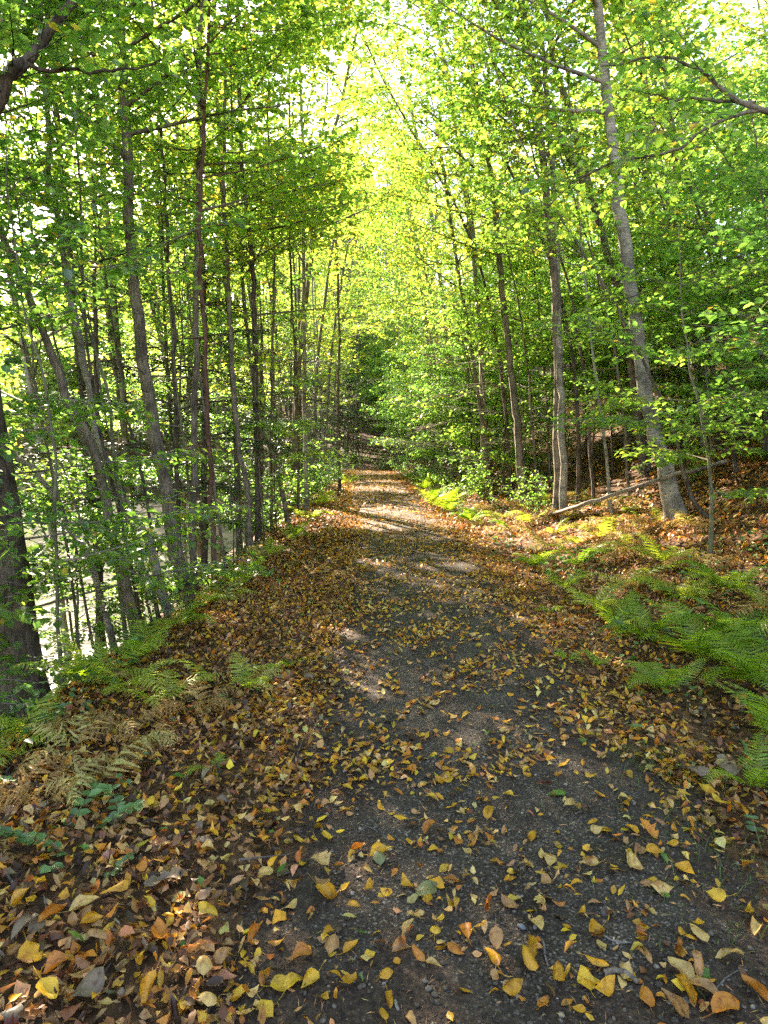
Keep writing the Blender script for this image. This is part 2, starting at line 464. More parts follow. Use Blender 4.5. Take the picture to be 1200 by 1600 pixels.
def water_material():
    m, nt, out = newmat('river_water'); L = nt.links.new
    g = N_(nt, 'ShaderNodeNewGeometry'); mp = N_(nt, 'ShaderNodeMapping'); mp.inputs['Scale'].default_value = (1, .5, 1); L(g.outputs['Position'], mp.inputs[0])
    n = N_(nt, 'ShaderNodeTexNoise'); n.inputs['Scale'].default_value = 2.0; n.inputs['Detail'].default_value = 3; L(mp.outputs[0], n.inputs[0])
    b = N_(nt, 'ShaderNodeBsdfPrincipled'); b.inputs['Base Color'].default_value = (.03, .04, .03, 1); b.inputs['Roughness'].default_value = .12; b.inputs['IOR'].default_value = 1.33
    b.inputs['Specular IOR Level'].default_value = .4
    bp = N_(nt, 'ShaderNodeBump'); bp.inputs['Strength'].default_value = .45; bp.inputs['Distance'].default_value = .09; L(n.outputs[0], bp.inputs['Height']); L(bp.outputs[0], b.inputs['Normal'])
    L(b.outputs[0], out.inputs[0])
    return m


# ------------------------------------------------------------------ setting: ground, path, river
def axis(segs):
    out = []
    for a, b, s in segs:
        out.append(np.arange(a, b, s))
    return np.concatenate(out)


def build_ground():
    xs = axis([(-220, -70, 12), (-70, -8, 1.2), (-8, -4, .2), (-4, 4.5, .07), (4.5, 10, .25), (10, 50, 1.0), (50, 231, 12)])
    ys = axis([(-40, -2, 1.5), (-2, 1, .25), (1, 8, .07), (8, 20, .16), (20, 60, .6), (60, 120, 3), (120, 321, 14)])
    X, Y = np.meshgrid(xs, ys); Z = height(X, Y)
    V = np.stack([X, Y, Z], -1).reshape(-1, 3); w = len(xs); h = len(ys)
    i = np.arange(h - 1)[:, None] * w + np.arange(w - 1)[None]
    g = Geo(); g.add(V, np.stack([i, i + 1, i + w + 1, i + w], -1).reshape(-1, 4))
    o = link('ground', g.mesh('ground', [ground_material()], True)); tag(o, kind='structure')
    # the path: a domed gravel strip that dips under the soil on both sides
    ys = axis([(-4, 1, .25), (1, 8, .05), (8, 20, .12), (20, 70, .5)]); us = np.linspace(-1, 1, 41)
    hw = 1.0
    U, Y = np.meshgrid(us, ys); X = cpath(Y) + U * hw
    e = np.abs(U) + .16 * wob(X, Y, 1.9, 3) + .1 * wob(X, Y, 5, 1)
    Z = height(X, Y) + .014 - .05 * np.clip(e - .55, 0, 1) + .003 * wob(X, Y, 9, 2)
    V = np.stack([X, Y, Z], -1).reshape(-1, 3); w = len(us); h = len(ys)
    i = np.arange(h - 1)[:, None] * w + np.arange(w - 1)[None]
    g = Geo(); g.add(V, np.stack([i, i + 1, i + w + 1, i + w], -1).reshape(-1, 4), c=np.stack([np.clip(e + .75 * np.clip((2.05 - Y - .25 * wob(X, Y, 3, 4)) / .45, 0, 1), 0, 1).ravel()] * 3, -1))
    tag(link('path', g.mesh('path', [gravel_material()], True)), kind='structure')
    g = Geo()
    yy = axis([(-40, 300, 10)])
    V = []; 
    for y in yy:
        V += [[cpath(y) - 4.2, y, -2.02], [cpath(y) - 34, y, -2.02]]
    Q = [[2 * k, 2 * k + 2, 2 * k + 3, 2 * k + 1] for k in range(len(yy) - 1)]
    g.add(V, Q)
    tag(link('river', g.mesh('river', [water_material()], True)), kind='structure')


build_ground()

# ------------------------------------------------------------------ trees
ALL_TREES = []


def trunk_radius(r, H, s, zabove):
    return r * ((1 - s) ** .75 * .93 + .07) * (1 + .42 * np.exp(-np.maximum(zabove, 0) / .2))


def grow(pts, r0, H, sp, zc=.35, nprim=26, plen=2.2, leafkind=2, bark=BARK_MID, leafmat=LEAF, tone=.4, ctone=.25, sides=10,
         low=0, limbs=(), cull=True, up=.8, origin=None, wood=1, bias=None, forks=()):
    """pts: trunk polyline in world space (base first). Returns trunk and crown meshes with their origin at the base."""
    pts = [np.array(p, float) for p in pts]
    base = pts[0].copy()
    # prolong the last stretch up to the tree's full height
    d = nrm(pts[-1] - pts[-2])
    while pts[-1][2] < base[2] + H:
        d = nrm(d + np.array([rng.normal(0, .05), rng.normal(0, .05), .12])); pts.append(pts[-1] + d * 1.6)
    root_p = base + np.array([0, 0, -.35]) - nrm(pts[1] - pts[0]) * np.array([.3, .3, 0])
    P = spline(np.vstack([root_p, pts]), max(16, int(H * 3)))
    n = len(P); s = np.linspace(0, 1, n)
    P[2:-1] += rng.normal(0, .012, (n - 3, 3))
    R = trunk_radius(r0, H, s, P[:, 2] - base[2])
    gw = Geo(); tube(gw, P - base, R, sides, rough=.05)
    gl = []
    zs = P[:, 2] - base[2]
    for (a, b_r, br) in forks:           # forks given in world space
        q = spline(a, 14); tube(gw, q - base, np.linspace(b_r, br, 14), 7, rough=.05)
        dress(gw, gl, q - base, float(np.linalg.norm(q[-1] - q[0])), b_r * .5, dict(sp, s0=.35))
    az = rng.random() * 6.28
    for k in range(nprim):
        f = (k + rng.random()) / nprim
        z = H * (zc + (1 - zc) * f)
        i = int(np.clip(np.searchsorted(zs, z), 1, n - 2))
        az += 2.4 + rng.normal(0, .35)
        if bias is not None and rng.random() < .5:
            az = bias + rng.normal(0, .7)
        el = up * (.25 + .95 * f) + rng.normal(0, .12)
        L = plen * (1.1 - .6 * f ** 2.2) * rng.uniform(.6, 1.25)
        d = np.array([math.cos(az) * math.cos(el), math.sin(az) * math.cos(el), math.sin(el)])
        q = limb_path(P[i] - base, d, L, 8, sp.get('lift', .02), .07)
        r = min(R[i] * .5, .012 + .012 * L)
        if cull and in_gap(q[2:] + base).mean() > .3:
            continue
        if wood:
            tube(gw, q, np.linspace(r, .005, 8), 5)
        dress(gw, gl, q, L, r, sp, wood, base=base if cull else None)
    for k in range(low):                 # dead or sparse low boughs
        z = rng.uniform(.12, zc) * H; i = int(np.clip(np.searchsorted(zs, z), 1, n - 2)); az += 2.0
        if cull and in_gap(P[i:i + 1])[0]: continue
        d = np.array([math.cos(az), math.sin(az), rng.uniform(-.1, .4)]); q = limb_path(P[i] - base, nrm(d), rng.uniform(.4, 1.4), 5, .0, .12)
        tube(gw, q, np.linspace(.012, .003, 5), 4)
    for (poly, ra, rb, leafy) in limbs:  # big limbs known from the photograph
        q = spline(poly, 16) - base
        q[1:-1] += rng.normal(0, .012, (14, 3))
        tube(gw, q, np.linspace(ra, rb, 16), 8, rough=.04)
        if leafy:
            dress(gw, gl, q, float(np.linalg.norm(np.diff(q, axis=0), axis=1).sum()) * leafy, ra * .5, dict(sp, s0=.15))
    me_t = gw.mesh('trunk', [bark], True, color=False)
    me_c = emit_leaves('crown', gl, leafmat, leafkind, cull, tone, ctone, dx=base)
    return base, me_t, me_c


def plant_tree(name, label, cat, base, me_t, me_c, group=None, rz=0, sc=1.0, extra=()):
    t = root(name, base, label, cat, group, rz); t.scale = (sc, sc, sc)
    link('trunk', me_t, t)
    if me_c is not None:
        link('crown', me_c, t)
    ALL_TREES.append(t)
    return t


def pix_trunk(pix, y0, dy=0.0, ground=True):
    """Trunk polyline from points of the photograph standing y0 metres ahead (leaning dy metres away at its top)."""
    out = []
    for k, (px, py) in enumerate(pix):
        y = y0 + dy * k / max(1, len(pix) - 1)
        out.append(at(px, py, y))
    if ground:
        out[0][2] = gz(out[0][0], out[0][1])
    return out


def base_y(px, py):
    return float(ground_at(px, py)[1])


NEAR = dict(BROAD)
MIDL = dict(BROAD, sec_gap=.25, tw_gap=.16, n_leaf=7, leaf=.105, tw_len=.3)
FARL = dict(BROAD, sec_gap=.3, tw_gap=.2, n_leaf=6, leaf=.135, tw_len=.4, tilt=.45, twig_wood=False)

ordn = ['first', 'second', 'third', 'fourth', 'fifth', 'sixth', 'seventh', 'eighth', 'ninth', 'tenth']


def nth(k):
    if k < 10: return ordn[k]
    k += 1
    return f"{k}{'th' if 10 <= k % 100 <= 20 else {1: 'st', 2: 'nd', 3: 'rd'}.get(k % 10, 'th')}"


# --- the river side, trunk by trunk (pixels of the photograph, base first)
TL = 'trees along the river bank'
specs = [
 ('big_trunk', 'thick rough dark trunk with deeply furrowed bark leaning out over the river bank', [(40, 1045), (8, 880), (-20, 690), (-50, 480)], 5.6, .2, BARK_DARK, 14, dict(zc=.42, nprim=20, plen=3.0, tone=.42)),
 ('young_tree', 'thin smooth olive sapling stem rising just beside the thick furrowed trunk', [(93, 1042), (87, 900), (86, 760), (84, 690), (66, 580), (44, 520), (22, 360), (10, 200)], 5.4, .026, BARK_OLIVE, 6.0, dict(zc=.42, nprim=16, plen=1.3, tone=.3)),
 ('birch_tree', 'grey trunk leaning to the river with pale upper bark and black foot', [(217, 990), (190, 890), (171, 812), (146, 700), (112, 637), (80, 554), (62, 500), (10, 380)], 6.8, .085, BARK_MID, 12, dict(zc=.45, nprim=18, plen=2.0, tone=.4)),
 ('birch_tree', 'slender grey trunk bowed over the water, foot hidden by bank shrubs', [(178, 985), (140, 880), (112, 830), (75, 760), (35, 720), (0, 680)], 7.2, .06, BARK_GREY, 9, dict(zc=.5, nprim=14, plen=1.6, tone=.4)),
 ('birch_tree', 'grey leaning trunk whose foot stands close before the tall dark trunk', [(267, 954), (233, 846), (192, 783), (154, 687), (137, 583), (110, 470), (85, 330), (72, 200)], 7.6, .085, BARK_GREY, 13, dict(zc=.45, nprim=18, plen=2.0, tone=.45)),
 ('tall_tree', 'tall dark straight trunk, thickest of the clump beside the reddish pole', [(292, 917), (267, 812), (250, 708), (233, 625), (221, 542), (206, 430), (200, 300), (195, 170), (190, 75)], 8.6, .14, BARK_MID, 17, dict(zc=.3, nprim=24, plen=2.6, tone=.45, low=5)),
 ('tall_tree', 'grey upright trunk standing directly behind the reddish pole-like trunk', [(302, 890), (302, 750), (304, 625), (307, 500), (310, 350), (312, 220)], 9.4, .085, BARK_MID, 15, dict(zc=.3, nprim=18, plen=2.0, tone=.5, low=4)),
 ('slim_tree', 'straight reddish brown pole-like trunk at the edge of the leafy shoulder', [(337, 908), (329, 792), (323, 667), (321, 542), (312, 400), (314, 300), (322, 150), (326, 20)], 8.3, .052, BARK_RED, 12, dict(zc=.38, nprim=16, plen=2.0, tone=.5, low=5,)),
 ('slim_tree', 'thin dark trunk with a slight kink between tall dark trunk and reddish pole', [(280, 900), (277, 729), (273, 583), (270, 500), (260, 350), (250, 200), (241, 60)], 9.8, .055, BARK_DARK, 13, dict(zc=.35, nprim=16, plen=1.9, tone=.5, low=4)),
 ('twin_tree', 'dark trunk of a close pair, bowed, first past the reddish pole', [(392, 846), (386, 770), (375, 708), (362, 583), (360, 500), (352, 350), (350, 250)], 11.5, .075, BARK_MID, 15, dict(zc=.33, nprim=18, plen=2.1, tone=.55, low=4)),
 ('twin_tree', 'straight dark trunk of a close pair beyond the reddish pole', [(402, 815), (400, 625), (398, 500), (394, 400), (380, 290), (375, 190)], 12.8, .09, BARK_DARK, 16, dict(zc=.33, nprim=18, plen=2.2, tone=.55, low=5)),
 ('leaning_tree', 'brownish trunk slanting away from the path edge, joining the close pair', [(450, 795), (429, 717), (408, 665), (392, 560), (380, 450), (372, 330)], 14.2, .085, BARK_MID, 14, dict(zc=.35, nprim=16, plen=2.0, tone=.6, low=4)),
 ('tall_tree', 'pale grey straight trunk with bare lower bole beyond the slanting brown one', [(479, 770), (476, 583), (475, 450), (474, 250), (470, 150)], 17.5, .095, BARK_GREY, 17, dict(zc=.35, nprim=18, plen=2.2, tone=.65, low=5)),
 ('slim_tree', 'thin dark trunk close against the pale grey straight trunk', [(466, 780), (464, 600), (455, 450), (452, 300)], 16.4, .06, BARK_DARK, 14, dict(zc=.35, nprim=14, plen=1.9, tone=.6, low=4)),
 ('slim_tree', 'dark thin trunk at the path bend between pale grey trunk and far row', [(531, 752), (528, 620), (530, 540), (526, 400)], 23.5, .09, BARK_DARK, 15, dict(zc=.3, nprim=18, plen=2.2, tone=.7, low=5)),
 ('slim_tree', 'thin upright trunk rising among bank shrubs behind the close dark pair', [(425, 830), (423, 700), (426, 560), (428, 400), (420, 250)], 14.5, .05, BARK_MID, 13, dict(zc=.35, nprim=14, plen=1.8, tone=.6, low=4)),
 ('slim_tree', 'crooked slim trunk over the water seen through the first leaning birches', [(252, 960), (225, 880), (205, 830), (165, 740), (130, 690), (90, 560)], 8.6, .04, BARK_MID, 9, dict(zc=.45, nprim=14, plen=1.6, tone=.4)),
 ('slim_tree', 'pole-thin stem leaning over the river from beside the black-footed birch', [(198, 990), (180, 860), (190, 800), (178, 700), (165, 600), (118, 450)], 7.2, .035, BARK_OLIVE, 9, dict(zc=.42, nprim=14, plen=1.5, tone=.35)),
]
R_SPECS = [
 ('beech_tree', 'stout smooth grey trunk leaning over the bank, black patches on its bark', [(1055, 808), (1040, 740), (1028, 690), (1010, 610), (992, 500), (970, 350), (962, 280), (950, 170), (930, 0)], 9.6, .125, BARK_GREY, 15, dict(zc=.36, nprim=22, plen=2.8, tone=.5, up=.7, sides=14)),
 ('birch_tree', 'straight pale grey trunk standing upright on the sunlit fern bank', [(882, 757), (878, 650), (875, 560), (870, 400), (864, 300), (855, 150), (840, 0)], 12.2, .085, BARK_GREY, 16, dict(zc=.33, nprim=20, plen=2.5, tone=.55)),
 ('twin_tree', 'dark patched trunk slanting between stout grey trunk and upright pale one', [(1010, 690), (985, 560), (970, 475), (945, 380), (920, 290), (888, 165), (868, 110), (850, 0)], 13.5, .12, BARK_MID, 16, dict(zc=.36, nprim=20, plen=2.6, tone=.6, forks=[([at(925, 310, 13.6), at(880, 225, 13.5), at(848, 160, 13.4), at(832, 95, 13.2), at(800, 35, 13.0), at(765, -10, 12.8)], .085, .05)])),
 ('slim_tree', 'thin dark forked stem leaning beside the stout grey trunk', [(1115, 858), (1087, 792), (1062, 717), (1040, 640), (1017, 592), (985, 520), (940, 440), (900, 380)], 8.6, .036, BARK_DARK, 7, dict(zc=.4, nprim=14, plen=1.7, tone=.5)),
 ('birch_tree', 'brownish grey trunk flaring at its foot where the fern bank ends', [(819, 748), (810, 675), (806, 637), (792, 520), (780, 410), (770, 300), (755, 200), (735, 90)], 15.0, .11, BARK_MID, 16, dict(zc=.33, nprim=20, plen=2.5, tone=.6)),
 ('slim_tree', 'very thin pale stem between upright pale trunk and stout grey trunk', [(956, 770), (946, 696), (933, 604), (925, 542), (915, 450), (905, 340)], 11.2, .04, BARK_GREY, 11, dict(zc=.38, nprim=12, plen=1.6, tone=.55)),
 ('tall_tree', 'grey straight trunk on the hillside beyond the stout trunk', [(1105, 590), (1080, 435), (1058, 360), (1040, 300), (1015, 175), (1000, 60)], 15.5, .12, BARK_GREY, 15, dict(zc=.4, nprim=18, plen=2.4, tone=.7)),
 ('tall_tree', 'slender grey trunk higher on the slope with a short fork', [(1120, 600), (1090, 425), (1065, 325), (1050, 230), (1042, 140), (1030, 0)], 17.5, .09, BARK_GREY, 15, dict(zc=.4, nprim=18, plen=2.2, tone=.75)),
 ('crooked_tree', 'crooked dark trunk twisting through leaves on the upper slope', [(1200, 600), (1192, 520), (1185, 450), (1160, 410), (1130, 385), (1110, 350), (1085, 310), (1060, 260)], 10.8, .055, BARK_DARK, 8, dict(zc=.4, nprim=16, plen=2.0, tone=.6)),
 ('slim_tree', 'bundle-thin dark stem rising through the leaves behind the upright pale trunk', [(905, 745), (900, 600), (880, 480), (850, 380), (800, 270), (760, 180)], 13.2, .05, BARK_DARK, 13, dict(zc=.34, nprim=14, plen=2.0, tone=.55)),
 ('slim_tree', 'dark stem arching towards the path from behind the brownish flared trunk', [(800, 740), (785, 600), (772, 520), (745, 400), (700, 300), (650, 215)], 17.0, .06, BARK_DARK, 14, dict(zc=.33, nprim=16, plen=2.2, tone=.6)),
]
for (nm, lab, pix, y0, r, bark, H, kw) in specs:
    kw = dict(kw); kw.setdefault('sides', 12 if y0 < 9 else 8); kw['nprim'] = int(kw['nprim'] * 1.25)
    sp = NEAR if y0 < 9 else MIDL
    b, mt, mc = grow(pix_trunk(pix, y0, kw.pop('dy', 0)), r * (1 if nm == 'big_trunk' else .66), H, sp, bark=bark, bias=.2, **kw)
    plant_tree(nm, lab, 'tree', b, mt, mc, TL)
for (nm, lab, pix, y0, r, bark, H, kw) in R_SPECS:
    kw = dict(kw); kw.setdefault('sides', 10); kw['nprim'] = int(kw['nprim'] * .95)
    b, mt, mc = grow(pix_trunk(pix, y0, 1.0), r * (1 if nm == 'beech_tree' else .82), H, NEAR if y0 < 10 else MIDL, bark=bark, bias=pi + .2, **kw)
    plant_tree(nm, lab, 'tree', b, mt, mc, 'trees on the hillside')

# --- thin dark stems crowding the slope behind the fern bank
for k, (px, py, y0, dx_) in enumerate(sorted([(930, 735, 12.5, -60), (985, 720, 12.0, -70), (840, 735, 15.5, -50), (770, 735, 18, -60), (740, 730, 20.5, -30), (1010, 700, 13, -80), (1150, 690, 10.5, -60), (1100, 660, 13.5, -70), (700, 735, 23, -40), (860, 735, 17, -30), (1175, 640, 12.5, -90), (1040, 640, 16, -50), (910, 710, 17.5, -70), (960, 690, 15.2, -45)], key=lambda q: q[2])):
    t = [(px, py), (px + dx_ * .25, py - 130), (px + dx_ * .7, py - 290), (px + dx_ * 1.4, py - 440)]
    b, mt, mc = grow(pix_trunk(t, y0, .4), rng.uniform(.024, .042), rng.uniform(6, 9), MIDL, zc=.36, nprim=11, plen=1.6, bark=[BARK_DARK, BARK_MID][k % 2], tone=.5, sides=6, low=3, bias=pi)
    plant_tree('slim_tree', f"{['dark', 'brown'][k % 2]} wiry stem leaning downhill on the slope, {nth(k)} of the wiry ones up the path", 'tree', b, mt, mc, 'wiry stems on the slope')

# --- trees whose foot is out of the picture: their limbs hang into it
y = 5.0
p0 = np.array([-4.6, 4.6, gz(-4.6, 4.6)])
b, mt, mc = grow([p0, p0 + [-.1, .1, 3], p0 + [-.1, .2, 6]], .16, 12, NEAR, zc=.5, nprim=16, plen=2.6, bark=BARK_DARK, tone=.4,
    limbs=[([p0 + [-.06, .08, 4.5], at(-60, 230, y), at(10, 128, y), at(45, 92, y + .1), at(90, 35, y + .2), at(150, -60, y + .3)], .052, .026, .8),
           ([at(12, 126, y), at(60, 108, y + .1), at(160, 112, y + .3), at(242, 100, y + .4)], .02, .007, .8)])
plant_tree('limbed_tree', 'dark tree standing over the water, thick forked limb reaching in below the sun', 'tree', b, mt, mc, TL)
y = 5.6
p0 = np.array([4.6, 5.4, gz(4.6, 5.4)])
b, mt, mc = grow([p0, p0 + [.05, .1, 3], p0 + [.1, .2, 6]], .14, 12, NEAR, zc=.5, nprim=18, plen=2.6, bark=BARK_MID, tone=.5,
    limbs=[([p0 + [.03, .1, 3.0], at(1260, 170, y), at(1120, 190, y + .1), at(1050, 235, y + .3), at(950, 260, y + .6), at(900, 282, y + .9), at(850, 330, y + 1.2)], .02, .005, .7),
           ([p0 + [.03, .1, 3.2], at(1215, 175, y), at(1140, 140, y + .1), at(1090, 105, y + .2), at(1030, 90, y + .3), at(940, 103, y + .6)], .026, .007, .8),
           ([at(1180, 160, y), at(1060, 155, y + .4), at(1010, 146, y + .5)], .014, .005, .7)])
plant_tree('limbed_tree', 'tree on the bank with long bare limbs crossing before the stout grey trunk', 'tree', b, mt, mc, 'trees on the hillside')

# --- more bank trees leaning over the water, and trees arching over the path
for k, (x, y, H, lean) in enumerate([(-4.6, 6.6, 11, -.8), (-5.2, 8.6, 13, -1), (-4.3, 10.2, 13, -.5), (-5.4, 11.4, 12, -1), (-4.7, 12.8, 14, -.5), (-5.3, 14.6, 13, -.8), (-4.4, 16.2, 14, -.3), (-5.5, 17.5, 13, -.9), (-4.9, 19.8, 14, -.6), (-5.6, 22, 13, -.6)]):
    z = gz(x, y); m = k % 3
    b, mt, mc = grow([[x, y, z], [x + lean * .3, y, z + H * .3], [x + lean, y + .2, z + H * .7]], rng.uniform(.05, .085), H, dict(MIDL, leaf=.11), zc=.36, nprim=18, plen=2.6, bark=[BARK_GREY, BARK_MID, BARK_DARK][m], tone=.5, sides=7, leafkind=1, low=3, bias=.0)
    plant_tree('bank_tree', f"{['grey', 'brown', 'dark'][m]} tree rooted low by the water, {nth(k)} along the river from the thick furrowed trunk", 'tree', b, mt, mc, 'trees by the water')
for k, (u, y, H, side) in enumerate([(2.9, 12.6, 15, 1), (2.6, 18.5, 16, 1), (-2.7, 20.5, 15, -1), (2.5, 24, 16, 1), (-2.6, 27, 16, -1), (2.4, 29.5, 16, 1), (-2.5, 33, 16, -1), (2.3, 35.5, 17, 1), (-2.4, 40, 17, -1), (2.3, 43, 17, 1)]):
    x = float(cpath(y) + u); z = gz(x, y); lx = -.9 * side
    b, mt, mc = grow([[x, y, z], [x + lx * .2, y, z + H * .3], [x + lx, y, z + H * .62], [x + lx * 1.9, y, z + H * .85]], .085, H, dict(MIDL if y < 22 else FARL, leaf=.115), zc=.4, nprim=15, plen=3.8, bark=[BARK_MID, BARK_GREY][k % 2], tone=.6, sides=8, leafkind=1, low=4, bias=pi if side > 0 else 0, up=.7)
    plant_tree('arching_tree', f"{['brown', 'grey'][k % 2]} trunk bending over the path from the {'slope' if side > 0 else 'river'} side, {nth(k)} arching one", 'tree', b, mt, mc, 'trees arching over the path')

# --- saplings and understory: six moulds, then copies
UND = dict(BROAD, sec_gap=.15, sec_len=.5, droop=-.08, lift2=-.03, lift=-.01, tw_gap=.11, tw_len=.22, n_leaf=6, leaf=.085, tilt=.26)
moulds = []
for k in range(6):
    H = [3.4, 4.6, 5.6, 3.0, 4.2, 6.2][k]
    ln = rng.normal(0, .18, 2)
    P = [np.zeros(3), np.array([ln[0] * .5, ln[1] * .5, H * .4]), np.array([ln[0] * 2, ln[1] * 2, H * .8])]
    _, mt, mc = grow(P, .018 + .004 * H, H, UND, zc=.15, nprim=int(9 + 2.2 * H), plen=1.3 + .14 * H, bark=[BARK_OLIVE, BARK_MID, BARK_GREY][k % 3], leafmat=LEAF_YOUNG if k % 2 else LEAF, tone=.42, ctone=.22,
                     sides=6, leafkind=2, cull=False, up=.35)
    moulds.append((mt, mc, H))

# --- tall crowns for the trees behind: six moulds
tall = []
for k in range(7):
    H = [14, 16, 18, 15, 17, 13, 19][k]
    ln = np.array([-.9, .2]) * rng.uniform(.3, 1.2)
    P = [np.zeros(3), np.array([ln[0] * .3, ln[1] * .3, H * .3]), np.array([ln[0], ln[1], H * .7])]
    _, mt, mc = grow(P, .05 + .0025 * H, H, FARL, zc=.32, nprim=19, plen=3.2, bark=[BARK_MID, BARK_GREY, BARK_DARK, BARK_GREY][k % 4], tone=[.45, .6, .75, .5, .66, .55, .7][k], ctone=.22, sides=7, leafkind=1, cull=False, low=5)
    tall.append((mt, mc, H))

# --- hemlocks
HEM = dict(sec_gap=.13, sec_len=.42, droop=-.12, lift2=-.05, lift=-.03, tw_gap=.07, tw_len=.16, n_leaf=7, leaf=.035, tilt=.3, twig_wood=False)

def copy_tree(mould, name, label, cat, x, y, group, sc=1.0, rz=None, tilt=(0, 0), dz=0.0):
    mt, mc, H = mould
    rot = (tilt[0], tilt[1], rng.uniform(0, 6.28) if rz is None else rz)
    M = Matrix.LocRotScale((x, y, gz(x, y) + dz), __import__('mathutils').Euler(rot), (sc, sc, sc))
    P, D, N, S, tint, kind, mat = LEAFSETS[mc.name]
    A = np.array(M); keep = sun_open(P @ A[:3, :3].T + A[:3, 3])
    if keep.mean() < .985:
        g = Geo(); leaves_geo(g, P[keep], D[keep], N[keep], S[keep], tint[keep], kind); mc = g.mesh('crown', [mat])
    t = plant_tree(name, label, cat, (x, y, gz(x, y) + dz), mt, mc, group, 0, sc)
    t.rotation_euler = rot
    return t


# bank saplings close to the camera, filling the upper river side with leaves
sap = [(-3.35, 4.9, 1, .95, 'leafy sapling between the thick furrowed trunk and the path shoulder'),
       (-3.6, 6.3, 2, 1.0, 'leafy sapling on the bank behind the thick furrowed trunk'),
       (-4.0, 13.0, 5, 1.0, 'tall sapling down the bank past the reddish pole'),
       (-3.0, 14.6, 0, 1.0, 'small sapling beside the slanting brown trunk'),
       (-3.6, 19.5, 5, 1.1, 'tall sapling beyond the pale grey straight trunk'),
       (-5.0, 5.2, 2, 1.2, 'sapling at the water line beyond the thick furrowed trunk')]
for (x, y, k, s, lab) in sap:
    copy_tree(moulds[k], 'sapling', lab, 'sapling', x, y, 'saplings along the river bank', s)

# wiry stems crowding the near bank, and low leaves before the water
keep_state = rng.bit_generator.state
for k, (px, py, y0, dx_) in enumerate(sorted([(150, 1003, 6.6, -90), (240, 975, 7.4, -80), (258, 940, 8.6, -70), (310, 900, 9.4, -40), (322, 890, 10.4, -35), (366, 862, 11.4, -25), (412, 840, 12.6, -20), (128, 1012, 6.3, -60), (432, 822, 14.2, -15), (352, 880, 10, -50), (182, 985, 7.8, -120), (222, 985, 7.1, -70)], key=lambda q: q[2])):
    t = [(px, py), (px + dx_ * .4, py - 150), (px + dx_ * .9, py - 320), (px + dx_ * 1.3, py - 500)]
    b, mt, mc = grow(pix_trunk(t, y0, .2), rng.uniform(.016, .03), rng.uniform(5, 7), NEAR, zc=.55, nprim=4, plen=1.0, bark=[BARK_OLIVE, BARK_MID, BARK_DARK][k % 3], tone=.45, sides=6, low=2, bias=pi)
    plant_tree('young_tree', f"{['olive', 'brown', 'dark'][k % 3]} wiry stem leaning to the river from the bank, {nth(k)} up the path", 'tree', b, mt, mc, 'wiry stems on the river bank')
for (x, y, k, sc_, lab) in [(-4.3, 9.3, 3, .9, 'short sapling screening the water behind the tall dark trunk'), (-5.1, 11.0, 0, 1.0, 'sapling at the waterside past the reddish pole')]:
    copy_tree(moulds[k], 'sapling', lab, 'sapling', x, y, 'saplings along the river bank', sc_)
rng.bit_generator.state = keep_state

# saplings with flat layered leaves on the hillside edge
und = [(4.6, 15.2, 1, 1.0), (3.5, 16.9, 0, 1.0), (5.7, 16.2, 2, 1.0), (7.4, 14.6, 1, 1.0), (2.9, 20.8, 1, 1.1), (3.2, 24, 2, 1.1), (9, 13.8, 4, 1.1), (6.3, 17.6, 5, 1.0), (7.9, 18.8, 1, 1.1), (2.5, 28, 1, 1.2), (2.1, 33, 2, 1.1), (5.0, 10.4, 3, .9), (3.6, 7.4, 0, .9), (4.9, 7.0, 3, 1.0), (5.4, 9.2, 1, 1.0), (6.6, 10.3, 2, 1.0), (5.3, 13.6, 4, 1.0), 
       (4.4, 16.6, 2, 1.05), (2.9, 18.2, 4, 1.1), (6.8, 13.2, 5, 1.0), (8.3, 12.0, 4, 1.0), (3.6, 20.6, 5, 1.1), (2.5, 22.6, 2, 1.1), (5.6, 19.0, 1, 1.1), (7.6, 16.8, 2, 1.1),
       (2.2, 26.0, 5, 1.1), (3.6, 28.5, 4, 1.2), (1.9, 30.5, 1, 1.2), (9.6, 15.6, 1, 1.1), (6.2, 23.5, 5, 1.2), (8.9, 20.5, 0, 1.2), (11.0, 18.5, 2, 1.1), (4.9, 25.5, 2, 1.2), (1.6, 35, 4, 1.3), (3, 38, 5, 1.2), (10.4, 12.8, 3, 1.1), (7.2, 8.4, 0, 1.0), (12.5, 23, 5, 1.2), (8, 27, 2, 1.3)]
for k, (x, y, m, s) in enumerate(sorted(und, key=lambda q: q[1])):
    size = ['short', 'slim', 'spreading', 'low', 'drooping', 'tall'][m]
    where = 'before the stout grey trunk' if y < 9.6 else 'among the slope trees past the stout grey trunk' if x > 6 else 'beside the upright pale trunk' if y < 15 else 'on the bank beyond the brownish flared trunk' if y < 27 else 'where the path bends'
    copy_tree(moulds[m], 'sapling', f'{size} layered sapling {where}, {nth(k)} along the hillside', 'sapling', x, y, 'saplings along the hillside edge', s)

ends = []
while len(ends) < 38:
    y = rng.uniform(47, 68); x = rng.uniform(-9, 5)
    if abs(x - cpath(y)) > 1.7: ends.append((x, y))
for k, (x, y) in enumerate(sorted(ends, key=lambda q: q[1])):
    copy_tree(moulds[k % 6], 'sapling', f'green sapling filling the view at the path bend, {nth(k)} in depth', 'sapling', x, y, 'saplings at the path bend', rng.uniform(1.1, 1.7))

